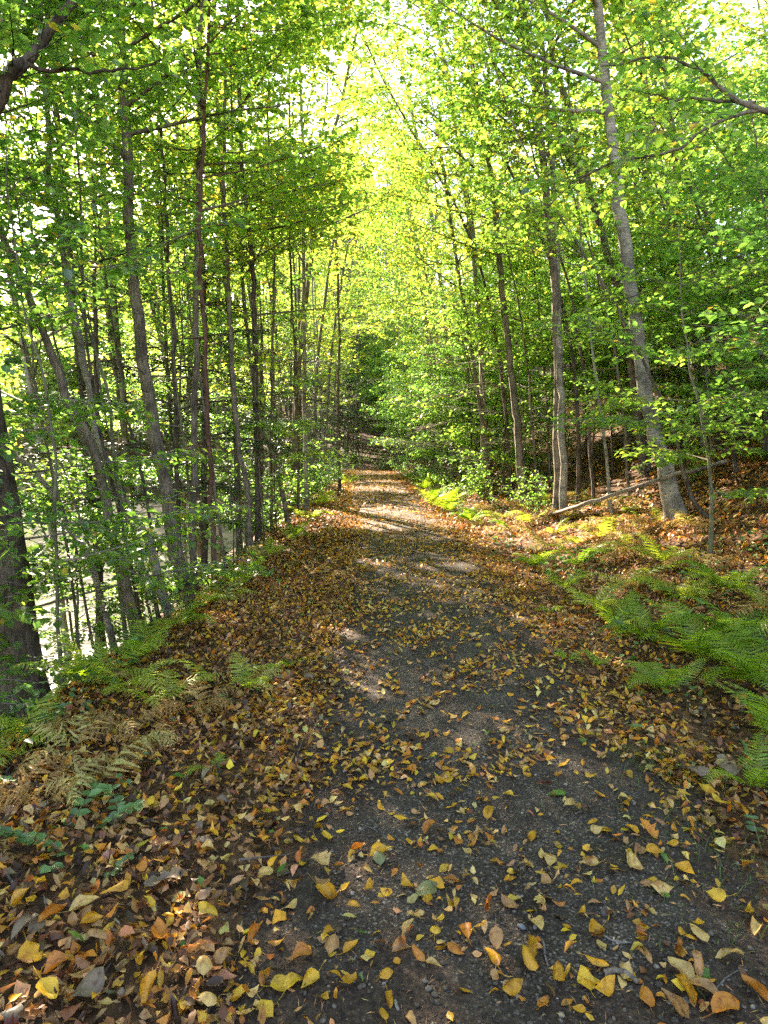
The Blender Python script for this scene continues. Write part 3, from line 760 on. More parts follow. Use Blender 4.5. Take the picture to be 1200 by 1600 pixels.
# hemlocks on the river side
for k, (x, y, m, s) in enumerate([(-3.3, 12.4, 0, .8), (-2.7, 20.5, 0, .9), (-3.7, 22.5, 1, .9), (-3.3, 26.5, 1, 1), (-3.1, 17.0, 0, .7), (-4.0, 29, 1, .8), (4.6, 36, 0, .9), (-4.1, 9.6, 0, .75)]):
    lab = (f"dark hemlock with drooping flat sprays, {'by the path bend' if y > 30 else 'behind the tall dark trunk' if y < 11 else 'in the river side row'}, {nth(int(sum(yy < y for yy in (12.4, 20.5, 22.5, 26.5, 17.0, 29, 36, 9.6))))} along the path")
    H = [7.5, 10][m] * s; z = gz(x, y)
    b, mt, mc = grow([[x, y, z], [x + .05, y, z + H * .5], [x + .1, y + .05, z + H * .9]], .05 + .005 * H, H, dict(HEM, leaf=.06), zc=.12, nprim=int(34 * s + 8 * m), plen=(1.7 + .3 * m) * s, bark=BARK_DARK, leafmat=NEEDLE, tone=.5, ctone=.3, sides=7, leafkind=1, up=.1)
    plant_tree('hemlock_tree', lab, 'conifer', b, mt, mc, 'hemlocks')

# river-side row onward: slim trees
row = []
yy = 13.0
while yy < 66:
    for _ in range(2):
        u = -rng.uniform(2.55, 4.9); y = yy + rng.uniform(-.6, .6)
        row.append((float(cpath(y) + u), y))
    yy += 1.25 + yy * .02
for k, (x, y) in enumerate(sorted(row, key=lambda q: q[1])):
    m = int(rng.integers(4)); lab = f"{['brown', 'grey', 'dark', 'pale grey'][m]} slim trunk of the river side row, {nth(k)} past the reddish pole"
    if y < 46:
        H = rng.uniform(11, 16); z = gz(x, y); lx = rng.normal(-.3, .5)
        if 18 < y < 31 and rng.random() < .45: continue
        b, mt, mc = grow([[x, y, z], [x + lx * .3, y, z + H * .3], [x + lx, y + rng.normal(0, .3), z + H * .7]], rng.uniform(.04, .075), H, dict(FARL, leaf=.115 if y < 24 else .135, twig_wood=True), zc=.32, nprim=16, plen=2.4,
                         bark=[BARK_MID, BARK_GREY, BARK_DARK, BARK_GREY][m], tone=rng.uniform(.5, .75), ctone=.22, sides=7, leafkind=1, low=5, bias=.2)
        plant_tree('slim_tree', lab, 'tree', b, mt, mc, 'river side row')
    else:
        copy_tree(tall[[0, 1, 2, 3][m]], 'slim_tree', lab, 'tree', x, y, 'river side row', rng.uniform(.7, 1.0), rz=pi + rng.normal(0, .6), tilt=(rng.normal(0, .03), rng.normal(-.04, .04)))

# hillside trees
hill = []
tries = 0
while len(hill) < 100 and tries < 6000:
    tries += 1
    y = rng.uniform(8, 62); u = 2.6 + rng.random() ** 1.2 * (6 + y * .5); x = float(cpath(y) + u)
    if abs(math.atan2(x, y)) > .68: continue
    if y < 15 and x < 6.2: continue
    if all((x - a) ** 2 + (y - b) ** 2 > (1.3 + y * .012) ** 2 for a, b in hill):
        hill.append((x, y))
for k, (x, y) in enumerate(sorted(hill, key=lambda q: q[1])):
    m = int(rng.integers(7)); s = rng.uniform(.6, .95)
    where = 'high on the wooded slope' if x - cpath(y) > 9 else 'low on the wooded slope'
    copy_tree(tall[m], 'slope_tree', f"{['brown', 'grey', 'dark', 'pale grey'][m % 4]} slim trunk {where}, {nth(k)} from the fern bank onward", 'tree', x, y, 'slope trees', s, rz=rng.normal(0, .8), tilt=(rng.normal(0, .03), rng.normal(-.09, .06)))
# the wood that closes the view at the bend
endw = []
tries = 0
while len(endw) < 60 and tries < 3000:
    tries += 1
    y = rng.uniform(44, 95); x = rng.uniform(-18, 16)
    if abs(x - cpath(y)) < 1.6: continue
    if all((x - a) ** 2 + (y - b) ** 2 > 3 for a, b in endw): endw.append((x, y))
for k, (x, y) in enumerate(sorted(endw, key=lambda q: q[1])):
    m = int(rng.integers(7))
    copy_tree(tall[m], 'far_tree', f"sunlit yellow green tree closing the view where the path bends, {nth(k)} in depth", 'tree', x, y, 'trees at the bend', rng.uniform(.8, 1.1))


# far bank of the river: a wood that reads as one mass
def far_wood():
    gw = Geo(); gl = []
    for k in range(520):
        if k < 270:
            y = rng.uniform(4, 90); x = float(cpath(y)) - 26 - 36 * rng.random() ** 1.1
        else:
            while True:
                y = rng.uniform(62, 125); x = rng.uniform(-62, 4); u_ = x - float(cpath(y))
                if 2.5 < u_ < 50 and x / y > -.62: break
        z = gz(x, y)
        H = rng.uniform(15, 24)
        tube(gw, np.array([[x, y, z - .3], [x + rng.normal(0, .3), y, z + H * .5], [x + rng.normal(0, .6), y, z + H]]), [.16, .1, .03], 5)
        n = 1000
        a = rng.uniform(0, 2 * pi, n); hh = rng.random(n) ** .8; rad = (1.0 - .6 * hh) * rng.uniform(2.4, 4.2) * np.sqrt(rng.random(n))
        P = np.stack([x + np.cos(a) * rad, y + np.sin(a) * rad, z + H * (.06 + .96 * hh) + .5 * np.sin(a * 3 + k)], -1)
        D = nrm(rng.standard_normal((n, 3))); Nn = nrm(np.array([0, 0, 1.]) + rng.normal(0, .5, (n, 3)))
        gl.append((P, D, Nn, rng.uniform(.3, .55, n)))
    P = emit_leaves('distant_woods', gl, LEAF, 1, True, .6, .25)
    o = link('distant_woods', P); tag(o, 'bright green wood across the river and past the bend', 'woods', kind='stuff')
    o2 = link('trunk_woods', gw.mesh('trunk_woods', [BARK_MID], True, color=False)); tag(o2, 'dim trunks of the wood across the river', 'woods', kind='stuff')


far_wood()


# ------------------------------------------------------------------ fallen leaves
GOLD = (.60, .31, .025); YEL = (.68, .43, .04); PALE = (.62, .42, .14); ORA = (.50, .19, .025); TAN = (.44, .24, .09); BRN = (.19, .082, .03); DRK = (.06, .032, .018); GRY = (.22, .165, .105); GRN = (.09, .20, .03); RED = (.16, .035, .02); OLV = (.17, .19, .08)
CN = {GOLD: 'golden', YEL: 'bright yellow', PALE: 'pale straw', ORA: 'orange', TAN: 'tan', BRN: 'brown', DRK: 'dark brown', GRY: 'grey', GRN: 'green', RED: 'dark red', OLV: 'dull olive'}


def litter_verts(P, yaw, S, cl, cw, tilt, nl=5, nw=3, shape='ovate', lay=None, wr=.62):
    """Curled leaf blades; P (n,3), yaw, S length, cl/cw curl along and across in radians."""
    n = len(P)
    v = np.linspace(0, 1, nl); w = np.linspace(-1, 1, nw)
    prof = np.interp(v, [0, .12, .35, .6, .85, 1], [.04, .62, 1, .82, .34, .02]) if shape == 'ovate' else np.interp(v, [0, .1, .22, .34, .46, .6, .72, .86, 1], [.1, .35, .8, .45, 1, .5, .85, .4, .1])
    wr = wr * rng.uniform(.62, 1.25, n)[:, None] if n > 1 else np.array([[wr]])
    sk = rng.normal(0, .16, (n, 1)) if n > 1 else rng.normal(0, .08, (1, 1))
    X0 = (prof[:, None] * w[None]).ravel()[None] * .5 * wr; Y0 = np.repeat(v - .5, nw)
    if n > 1:
        X0 = X0 * (1 + rng.normal(0, .16, X0.shape))
    X0 = X0 + sk * (Y0[None] ** 2 - .08)
    X0 = X0 * S[:, None]; Y0 = Y0[None] * S[:, None]
    kx = (2 * cw / (S * wr[:, 0]))[:, None]; ky = (cl / S)[:, None]
    kx = np.where(np.abs(kx) < 1e-3, 1e-3, kx); ky = np.where(np.abs(ky) < 1e-3, 1e-3, ky)
    x = np.sin(kx * X0) / kx; z = (1 - np.cos(kx * X0)) / kx
    yv = np.sin(ky * Y0) / ky; z = z + (1 - np.cos(ky * Y0)) / ky
    z = z + .012 * np.sin(60 * X0 + 9 * yaw[:, None]) * np.sin(48 * Y0 + 5 * yaw[:, None]) * 1.0
    # tilt about x, then yaw
    ct, st = np.cos(tilt)[:, None], np.sin(tilt)[:, None]
    y2 = yv * ct - z * st; z2 = yv * st + z * ct
    cy, sy = np.cos(yaw)[:, None], np.sin(yaw)[:, None]
    V = np.stack([x * cy - y2 * sy, x * sy + y2 * cy, z2], -1)
    V[..., 2] -= V[..., 2].min(1)[:, None]
    if lay is not None:                      # follow the slope
        B = nrm(np.cross(np.array([0, 1., 0]), lay)); F = np.cross(lay, B)
        V = V[..., 0:1] * B[:, None] + V[..., 1:2] * F[:, None] + V[..., 2:3] * lay[:, None]
    V = V + P[:, None]
    i = np.arange(nl - 1)[:, None] * nw + np.arange(nw - 1)[None]
    Q = np.stack([i, i + 1, i + nw + 1, i + nw], -1).reshape(-1, 4)
    off = (np.arange(n) * nl * nw)[:, None, None]
    return V.reshape(-1, 3), (Q[None] + off).reshape(-1, 4), nl * nw


def path_top(x, y):
    return height(x, y) + np.where(np.abs(x - cpath(y)) < .7, .015, .004)


PAL_PATH = ([GOLD, YEL, PALE, ORA, TAN, BRN, GRN, DRK], [.24, .10, .22, .14, .18, .09, .01, .02])
PAL_SIDE = ([GOLD, YEL, PALE, ORA, TAN, BRN, DRK, GRY, RED, GRN], [.11, .04, .09, .14, .19, .22, .15, .04, .01, .01])
PAL_HILL = ([ORA, TAN, BRN, GOLD, PALE, DRK], [.32, .24, .20, .08, .10, .06])


def pick(pal, n):
    c, p = pal; p = np.array(p) / sum(p)
    return rng.choice(len(c), n, p=p)


def build_litter():
    g = Geo()

    def scatter(n, yr, ur, dens, pal, size, grid, up, cl=(1.2, 1.2), thick=.0, wr=.62, shape='ovate'):
        y = yr[0] + (yr[1] - yr[0]) * rng.random(n); u = rng.uniform(ur[0], ur[1], n); x = cpath(y) + u
        keep = rng.random(n) < dens(u, x, y); x, y, u = x[keep], y[keep], u[keep]
        n = len(x)
        if n == 0: return
        ci = pick(pal, n); C = np.array(pal[0])[ci] * rng.uniform(.65, 1.25, (n, 1)) * np.array([1, 1, 1]) ** 1
        C = C * np.exp(rng.normal(0, .10, (n, 3)))
        S = size * rng.uniform(.55, 1.25, n)
        P = np.stack([x, y, path_top(x, y) + thick * rng.random(n)], -1)
        V, Q, k = litter_verts(P, rng.uniform(0, 6.28, n), S, rng.normal(0, cl[0], n), rng.normal(.3, cl[1], n), rng.normal(0, up, n), *grid, lay=gnorm(x, y), wr=wr, shape=shape)
        g.add(V, Q, c=np.clip(np.repeat(C, k, 0), 0, 1))

    clump = lambda x, y: np.clip(.45 + .9 * wob(x, y, 2.4, 1) + .5 * wob(x, y, 6, 2), .08, 1)
    onp = lambda u, x, y: np.where(np.abs(u + .02) < .78, clump(x, y) * .62, clump(x, y))
    # path and its edges
    scatter(4600, (1.3, 3.3), (-1.3, 1.4), onp, PAL_PATH, .042, (5, 3), .2, thick=.006)
    scatter(12500, (3.0, 7.5), (-1.25, 1.25), onp, PAL_PATH, .052, (5, 3), .22, thick=.006)
    scatter(19000, (7.5, 16), (-1.3, 1.3), lambda u, x, y: np.where(np.abs(u) < .6, clump(x, y) * .55, clump(x, y)), PAL_PATH, .062, (3, 3), .3, thick=.01)
    scatter(15000, (16, 48), (-1.5, 1.5), lambda u, x, y: clump(x, y), PAL_PATH, .11, (3, 2), .35, thick=.01)
    # fragments on the path
    scatter(9000, (1.3, 6), (-1.5, 1.5), lambda u, x, y: clump(x, y), ([TAN, BRN, PALE, DRK], [.3, .4, .1, .2]), .015, (3, 2), .3, wr=.45)
    scatter(5000, (1.25, 5), (-1.6, 1.5), lambda u, x, y: np.clip(.25 + np.abs(u) * .5 + .5 * wob(x, y, 2, 5) + np.clip(2.2 - y, 0, 1), .05, 1), ([TAN, BRN, PALE, DRK], [.4, .3, .2, .1]), .032, (3, 2), .15, (.3, .3), wr=.09)
    scatter(3500, (1.2, 6), (-2.6, -.6), lambda u, x, y: np.ones_like(u), ([TAN, BRN, DRK], [.25, .45, .3]), .028, (3, 2), .4, wr=.4)
    scatter(520, (1.5, 7), (-2.8, 2.4), lambda u, x, y: np.where(np.abs(u) < .85, .06, 1), ([TAN, ORA, BRN, GRY, RED, GOLD], [.25, .15, .3, .12, .08, .1]), .075, (17, 5), .25, (.8, .8), thick=.03, wr=.85, shape='lobed')
    # shoulders
    sideL = lambda u, x, y: np.clip((-u - .7) / .55, 0, 1) ** .6
    sideR = lambda u, x, y: np.clip((u - .75) / .5, 0, 1) ** .7 * np.where(u > 3.5, .6, 1)
    scatter(17000, (1.2, 8), (-2.9, -.75), sideL, PAL_SIDE, .052, (4, 3), .4, (1.5, 1.5), thick=.035)
    scatter(13000, (1.2, 8), (.75, 3.6), sideR, PAL_SIDE, .052, (4, 3), .38, (1.4, 1.4), thick=.03)
    scatter(8000, (8, 20), (-3.0, -.8), sideL, PAL_SIDE, .085, (3, 3), .4, thick=.03)
    scatter(8000, (8, 20), (.8, 4), sideR, PAL_HILL, .085, (3, 3), .4, thick=.03)
    scatter(6000, (20, 48), (-2.7, -1), lambda u, x, y: np.ones_like(u), PAL_PATH, .12, (3, 2), .4, thick=.02)
    scatter(6000, (20, 48), (1, 4), lambda u, x, y: np.ones_like(u), PAL_HILL, .12, (3, 2), .4, thick=.02)
    scatter(4500, (1.5, 9), (-5, -2.6), lambda u, x, y: np.ones_like(u) * .8, PAL_SIDE, .08, (3, 3), .4, thick=.03)
    # hillside
    scatter(12000, (4, 12), (3.2, 9), lambda u, x, y: np.ones_like(u), PAL_HILL, .09, (3, 2), .4, thick=.04)
    scatter(26000, (11, 40), (3.6, 24), lambda u, x, y: np.ones_like(u), PAL_HILL, .13, (3, 2), .45, thick=.05)
    o = link('leaf_litter', g.mesh('leaf_litter', [LITTER], True)); tag(o, 'layer of brown, tan and golden fallen leaves over path and banks', 'leaf litter', kind='stuff')


build_litter()

# leaves one can tell apart: x, y in the photograph, length in its pixels, colour, form
G, Y_, P_, O_, T_, B_ = GOLD, YEL, PALE, ORA, TAN, BRN
PICKED = [
 (483, 1197, 22, Y_, 'flat'), (672, 1265, 30, Y_, 'cupped'), (627, 1290, 27, Y_, 'flat'), (698, 1228, 27, Y_, 'cupped'), (510, 1317, 28, Y_, 'flat'), (597, 1343, 42, Y_, 'folded'), (592, 1358, 30, OLV, 'flat'),
 (635, 1402, 30, G, 'cupped'), (668, 1410, 50, OLV, 'flat'), (683, 1393, 30, G, 'cupped'), (705, 1392, 30, O_, 'cupped'), (688, 1453, 20, Y_, 'flat'), (680, 1477, 26, Y_, 'cupped'), (678, 1530, 24, P_, 'folded'), (645, 1452, 26, P_, 'folded'),
 (417, 1382, 34, P_, 'cupped'), (502, 1393, 36, T_, 'cupped'), (512, 1415, 48, G, 'folded'), (455, 1428, 27, P_, 'folded'), (518, 1493, 36, T_, 'cupped'), (548, 1503, 30, G, 'cupped'), (460, 1545, 40, Y_, 'cupped'), (441, 1558, 38, Y_, 'flat'), (485, 1552, 36, Y_, 'folded'),
 (417, 1587, 32, Y_, 'flat'), (548, 1558, 34, G, 'cupped'), (608, 1585, 32, G, 'folded'), (473, 1508, 36, O_, 'cupped'), (433, 1483, 28, G, 'folded'), (397, 1487, 34, O_, 'rolled'), (638, 1480, 28, P_, 'folded'), (627, 1504, 34, T_, 'rolled'), (655, 1507, 30, O_, 'rolled'),
 (637, 1215, 34, O_, 'cupped'), (670, 1310, 32, O_, 'cupped'), (715, 1325, 24, O_, 'flat'), (743, 1322, 32, P_, 'folded'), (763, 1283, 32, G, 'cupped'), (768, 1517, 44, G, 'folded'), (763, 1433, 34, O_, 'rolled'), (480, 1333, 20, P_, 'rolled'),
 (936, 1252, 22, G, 'cupped'), (974, 1258, 28, P_, 'cupped'), (977, 1269, 24, G, 'rolled'), (1104, 1249, 28, Y_, 'flat'), (1125, 1273, 34, Y_, 'folded'), (1156, 1287, 28, G, 'folded'), (1069, 1262, 20, Y_, 'flat'), (894, 1277, 34, P_, 'cupped'), (946, 1307, 26, G, 'flat'), (933, 1313, 24, P_, 'cupped'), (986, 1305, 28, G, 'cupped'),
 (1023, 1345, 30, G, 'cupped'), (1070, 1371, 34, G, 'cupped'), (990, 1363, 40, P_, 'rolled'), (859, 1361, 36, P_, 'cupped'), (923, 1363, 28, P_, 'folded'), (1035, 1406, 38, P_, 'folded'), (1116, 1412, 34, Y_, 'cupped'), (1170, 1440, 32, Y_, 'rolled'), (1181, 1462, 34, P_, 'folded'), (839, 1462, 38, P_, 'cupped'),
 (797, 1433, 32, T_, 'cupped'), (831, 1319, 28, G, 'folded'), (930, 1476, 38, G, 'cupped'), (914, 1545, 38, Y_, 'flat'), (926, 1556, 34, Y_, 'flat'), (1062, 1534, 46, P_, 'cupped'), (1088, 1543, 36, T_, 'folded'), (1070, 1564, 50, G, 'rolled'), (1009, 1578, 32, O_, 'cupped'), (1139, 1515, 42, P_, 'rolled'), (827, 1529, 42, G, 'rolled'), (873, 1546, 40, G, 'rolled'), (801, 1564, 42, G, 'rolled'), (932, 1527, 34, G, 'cupped'),
 (832, 1497, 52, G, 'rolled'), (1090, 1480, 36, P_, 'flat'), (1179, 1560, 44, O_, 'folded'), (1006, 1515, 36, T_, 'rolled'), (945, 1570, 40, G, 'rolled'), (1100, 1572, 46, T_, 'folded'), (1135, 1588, 50, O_, 'cupped'), (1052, 1590, 46, T_, 'rolled'), (1060, 1500, 28, O_, 'rolled'), (1098, 1540, 30, GRN, 'flat'),
 (38, 1430, 40, G, 'folded'), (133, 1442, 44, P_, 'cupped'), (145, 1468, 32, G, 'rolled'), (53, 1522, 50, G, 'flat'), (78, 1580, 44, Y_, 'cupped'), (263, 1543, 44, P_, 'folded'), (320, 1540, 36, P_, 'cupped'), (327, 1453, 36, Y_, 'folded'), (315, 1507, 48, T_, 'rolled'), (250, 1487, 42, O_, 'cupped'), (233, 1587, 44, G, 'folded'), (230, 1275, 32, Y_, 'cupped'), (223, 1380, 26, O_, 'cupped'), (180, 1413, 44, G, 'rolled'), (347, 1517, 34, T_, 'folded'), (85, 1452, 46, O_, 'rolled'), (95, 1545, 46, O_, 'folded'), (155, 1485, 34, T_, 'cupped'), (130, 1550, 36, T_, 'folded'), (325, 1590, 32, P_, 'cupped'), (300, 1510, 30, O_, 'folded'),
 (258, 1393, 62, GRY, 'lobed'), (250, 1335, 40, T_, 'lobed'), (40, 1478, 50, GRY, 'folded'), (135, 1570, 60, GRY, 'cupped'), (60, 1470, 40, GRY, 'cupped'), (870, 1255, 36, GRN, 'lobed'), (1012, 1400, 24, T_, 'lobed'), (565, 1477, 20, GRN, 'flat'), (1088, 1222, 40, GRY, 'cupped'), (1140, 1220, 44, GRY, 'flat'), (725, 1480, 40, O_, 'folded'), (712, 1505, 32, O_, 'rolled'), (775, 1485, 36, T_, 'cupped'), (530, 1370, 20, O_, 'folded'), (560, 1340, 28, O_, 'folded')]
FORM = {'flat': (.35, .3, .05), 'cupped': (.9, 1.1, .12), 'folded': (.5, 1.9, .3), 'rolled': (.6, 2.7, .15), 'lobed': (.6, .5, .12)}


def one_leaf(x, y, S, col, form, label):
    cl, cw, tl = FORM[form]; nl, nw = (9, 7)
    z = float(path_top(x, y)) + .004 + rng.random() * .006
    if abs(x - cpath(y)) > .8: z += .028
    C = np.array(col) * rng.uniform(.85, 1.12)
    shape = 'lobed' if form == 'lobed' else 'ovate'
    V, Q, k = litter_verts(np.zeros((1, 3)), np.array([rng.uniform(0, 6.28)]), np.array([S]), np.array([rng.normal(0, cl)]), np.array([cw * rng.choice([-.6, 1, 1]) * rng.uniform(.7, 1.2)]),
                           np.array([rng.normal(0, tl)]), nl if shape == 'ovate' else 17, nw, shape, gnorm(np.array([x]), np.array([y])), .72 if form != 'lobed' else .6)
    # own colour wanders from the midrib to a browner rim
    rim = np.abs(np.tile(np.linspace(-1, 1, nw), nl if shape == 'ovate' else 17))[:, None] ** 3
    cc = C * (1 - .35 * rim * rng.random()) * np.array([1, 1, 1])
    if rng.random() < .35 and form != 'lobed':
        sp_ = (np.linalg.norm(V[:, :2] - V[rng.integers(len(V)), :2], axis=1) < S * .2)[:, None]; cc = np.where(sp_, cc * np.array([.6, .45, .4]), cc)
    g = Geo(); g.add(V, Q, c=np.clip(cc, 0, 1))
    # a stalk
    if form != 'rolled':
        a = V[nw // 2]; d = V[nw // 2] - V[nw + nw // 2]; d = d / (np.linalg.norm(d) + 1e-6)
        tube(g, np.array([a, a + d * S * .25, a + d * S * .45 + [0, 0, .004]]), [.0012, .001, .0008], 3, c=np.clip(C * .8, 0, 1))
    o = link('fallen_leaf', g.mesh('fallen_leaf', [LITTER], True), None, (x, y, z))
    tag(o, label, 'fallen leaf', 'single fallen leaves')
    return o


def surface(u, y):
    if abs(u) < .62: return 'bare dark gravel'
    if u < -1.15: return 'brown litter of the river side'
    if u > 1.15: return 'litter beside the ferns'
    return 'soil at the river side path edge' if u < 0 else 'soil at the fern side path edge'


cand = []
for (px, py, sz, col, form) in PICKED:
    p = ground_at(px, py)
    d = np.linalg.norm(p - CAM)
    cand.append((p[0], p[1], sz * d / FPX * .85, col, form))
rest = 0
tries = 0
while len(cand) < 296 and tries < 9000:
    tries += 1
    y = 1.5 + rng.random() ** .85 * 1.9; half = .62 * (y + .3); x = rng.uniform(-half, half); u = x - float(cpath(y))
    if any((x - c[0]) ** 2 + (y - c[1]) ** 2 < .055 ** 2 for c in cand): continue
    if rng.random() > np.clip(.35 + .9 * float(wob(x, y, 2.4, 1)) + .3, .25, 1): continue
    pal = PAL_PATH if abs(u) < .95 else PAL_SIDE
    cand.append((x, y, rng.uniform(.028, .056), pal[0][pick(pal, 1)[0]], ['flat', 'cupped', 'cupped', 'folded', 'folded', 'rolled'][int(rng.integers(6))]))
seen = {}
XY = np.array([(c[0], c[1]) for c in cand])
for k, (x, y, S, col, form) in enumerate(cand):
    size = 'small' if S < .038 else 'large' if S > .058 else 'middling'
    d2 = ((XY - XY[k]) ** 2).sum(1); d2[k] = 9; j = int(d2.argmin())
    near = f'beside a {form_ if (form_ := cand[j][4]) else ""} {CN[cand[j][3]]} one' if d2[j] < .15 ** 2 else 'lying apart'
    lab = f"{size} {form} {CN[col]} leaf on {surface(x - float(cpath(y)), y)} {near}"
    if lab in seen:
        lab = f"{size} {form} {CN[col]} leaf, {'in the first two metres' if y < 2.3 else 'past two metres' if y < 3 else 'past three metres'}, {surface(x - float(cpath(y)), y)}, {near}"
    seen[lab] = 1
    one_leaf(x, y, S, col, form, ' '.join(lab.split()[:16]))


# ------------------------------------------------------------------ gravel, sticks, stones
def stones(n, yr, ur, smin, smax):
    g = Geo()
    ico = np.array([[0, 0, 1], [.89, 0, .45], [.28, .85, .45], [-.72, .53, .45], [-.72, -.53, .45], [.28, -.85, .45], [.72, .53, -.45], [-.28, .85, -.45], [-.89, 0, -.45], [-.28, -.85, -.45], [.72, -.53, -.45], [0, 0, -1]])
    T = np.array([[0, 1, 2], [0, 2, 3], [0, 3, 4], [0, 4, 5], [0, 5, 1], [1, 6, 2], [2, 7, 3], [3, 8, 4], [4, 9, 5], [5, 10, 1], [2, 6, 7], [3, 7, 8], [4, 8, 9], [5, 9, 10], [1, 10, 6], [11, 7, 6], [11, 8, 7], [11, 9, 8], [11, 10, 9], [11, 6, 10]])
    y = yr[0] + (yr[1] - yr[0]) * rng.random(n) ** 1.4; u = rng.uniform(*ur, n); x = cpath(y) + u
    s = smin + (smax - smin) * rng.random(n) ** 4
    P = np.stack([x, y, path_top(x, y) + s * .05], -1)
    V = ico[None] * (1 + rng.normal(0, .16, (n, 12, 1))) * (rng.uniform(.6, 1.2, (n, 1, 3)) * np.array([1, 1, .6])) * s[:, None, None]
    a = rng.uniform(0, 6.28, n); c_, s_ = np.cos(a)[:, None], np.sin(a)[:, None]
    V = np.stack([V[..., 0] * c_ - V[..., 1] * s_, V[..., 0] * s_ + V[..., 1] * c_, V[..., 2]], -1) + P[:, None]
    col = np.array([[.055, .043, .029], [.09, .072, .05], [.14, .115, .083], [.24, .205, .155]])[rng.choice(4, n, p=[.45, .33, .17, .05])] * rng.uniform(.8, 1.2, (n, 1))
    g.add(V.reshape(-1, 3), None, (T[None] + (np.arange(n) * 12)[:, None, None]).reshape(-1, 3), c=np.repeat(col, 12, 0))
    return g


STONE = stone_material()
g = stones(15000, (1.4, 7), (-1.0, 1.0), .0022, .011)
tag(link('gravel', g.mesh('gravel', [STONE])), 'fine dark grey gravel of the path', 'gravel', kind='stuff')
for (px, py, s, lab, c) in [(815, 1459, .026, 'blue grey oval pebble on the gravel next to two golden leaves', (.12, .14, .15)), (836, 1460, .016, 'small grey pebble touching the oval blue grey one', (.14, .14, .14)), (1070, 1585, .02, 'round dark pebble below the long golden rolled leaf', (.08, .08, .08)), (945, 1435, .03, 'flat brownish stone half sunk in the gravel', (.10, .08, .075))]:
    p = ground_at(px, py); g = stones(1, (0, .001), (0, .001), s, s + .0001)
    V = np.concatenate(g.v); g.v = [V - V.mean(0) * np.array([1, 1, 1])]; g.c = [np.tile(np.array(c, np.float32), (12, 1))]
    me = g.mesh('pebble', [STONE], True); o = link('pebble', me, None, (p[0], p[1], float(path_top(p[0], p[1])) + s * .15))
    md = o.modifiers.new('round', 'SUBSURF'); md.levels = md.render_levels = 1
    tag(o, lab, 'pebble')


def stick(pix, r0, r1, lab, lift=0.0, name='stick', mat=DEADWOOD, world=None, rough=.08):
    pts = [ground_at(*q) for q in pix] if world is None else [np.array(q, float) for q in world]
    if world is None:
        for q in pts: q[2] = float(path_top(q[0], q[1])) + r0 * .7 + lift
    m = int(np.clip(sum(np.linalg.norm(pts[i + 1] - pts[i]) for i in range(len(pts) - 1)) / (r0 * 6), 4, 22))
    P = spline(pts, m); P[1:-1] += rng.normal(0, r0 * .3, (m - 2, 3)); b = P[0].copy()
    g = Geo(); tube(g, P - b, np.linspace(r0, r1, m), 7, rough=rough)
    o = link(name, g.mesh(name, [mat], True, color=False), None, b); tag(o, lab, 'fallen branch' if name == 'fallen_branch' else 'stick')
    return o


stick([(943, 1532), (970, 1543), (995, 1552)], .010, .008, 'short thick brown stick end lying on the gravel beside a pale yellow leaf', mat=BARK_MID, rough=.14)
stick([(940, 1472), (962, 1482), (985, 1492)], .004, .003, 'thin pale twig under an orange leaf on the gravel')
stick([(1112, 1560), (1140, 1540), (1165, 1523)], .003, .002, 'thin straight dark twig on soil at the fern side')
stick([(-5, 1340), (10, 1368), (22, 1388)], .007, .005, 'pale grey crooked stick at the foot of the wilted ferns')
stick([(200, 1340), (225, 1322), (245, 1300)], .006, .004, 'brown broken stick among green seedling leaves')
stick([(452, 1205), (462, 1188), (472, 1165)], .004, .002, 'slim dark twig across the path edge')
stick([(615, 1580), (618, 1585), (622, 1596)], .005, .005, 'short grey twig stub beside an orange folded leaf')
stick([(848, 1485), (850, 1500), (856, 1520)], .004, .003, 'little dark twig on the gravel by the long curled leaf')
stick([(560, 1308), (575, 1306), (590, 1310)], .0035, .002, 'thin dark twig lying across the gravel of the path')
stick([(240, 1203), (262, 1204), (290, 1200)], .005, .003, 'dark forked twig under the single green frond')
for k in range(22):
    y = rng.uniform(1.9, 8.5); u = rng.uniform(-2.3, -.9) if k % 2 else rng.uniform(.9, 3.6); x = float(cpath(y)) + u; a = rng.uniform(0, 3.1); L = rng.uniform(.12, .5)
    q = [np.array([x + math.cos(a) * L * f + rng.normal(0, .012), y + math.sin(a) * L * f + rng.normal(0, .012), 0]) for f in (0, .35, .7, 1)]
    for w_ in q: w_[2] = float(height(w_[0], w_[1])) + .035
    stick([], rng.uniform(.003, .007), .002, f"{['grey', 'brown', 'pale'][k % 3]} {'long' if L > .3 else 'short'} twig in the litter on the {'river' if u < 0 else 'fern'} side of the path", world=q, mat=[DEADWOOD, BARK_MID, DEADWOOD][k % 3])['group'] = 'twigs in the litter'
# the long fallen branch on the fern bank
a = ground_at(858, 808)
stick([], .035, .02, 'long bare fallen branch propped against the stout grey trunk on the fern bank', name='fallen_branch',
      world=[a + [0, 0, .03], at(905, 790, 10.4), at(955, 775, 10.0), at(1050, 742, 9.4), at(1085, 735, 9.2), at(1135, 720, 9.0)])
stick([], .022, .012, 'thin dead branch lying along the slope behind the stout grey trunk', name='fallen_branch',
      world=[at(1050, 742, 10.6), at(1090, 735, 11), at(1160, 715, 11.5), at(1210, 712, 12)])
stick([(915, 802), (960, 780), (1010, 775), (1040, 770)], .018, .012, 'low dead branch on the leafy bank below the long propped one', name='fallen_branch')
stick([(1060, 850), (1068, 872), (1078, 885)], .012, .008, 'short dead stick leaning down the bank near the thin dark stem')
stick([(880, 728), (830, 770), (805, 768)], .02, .01, 'dead bough lying at the foot of the upright pale trunk', name='fallen_branch')


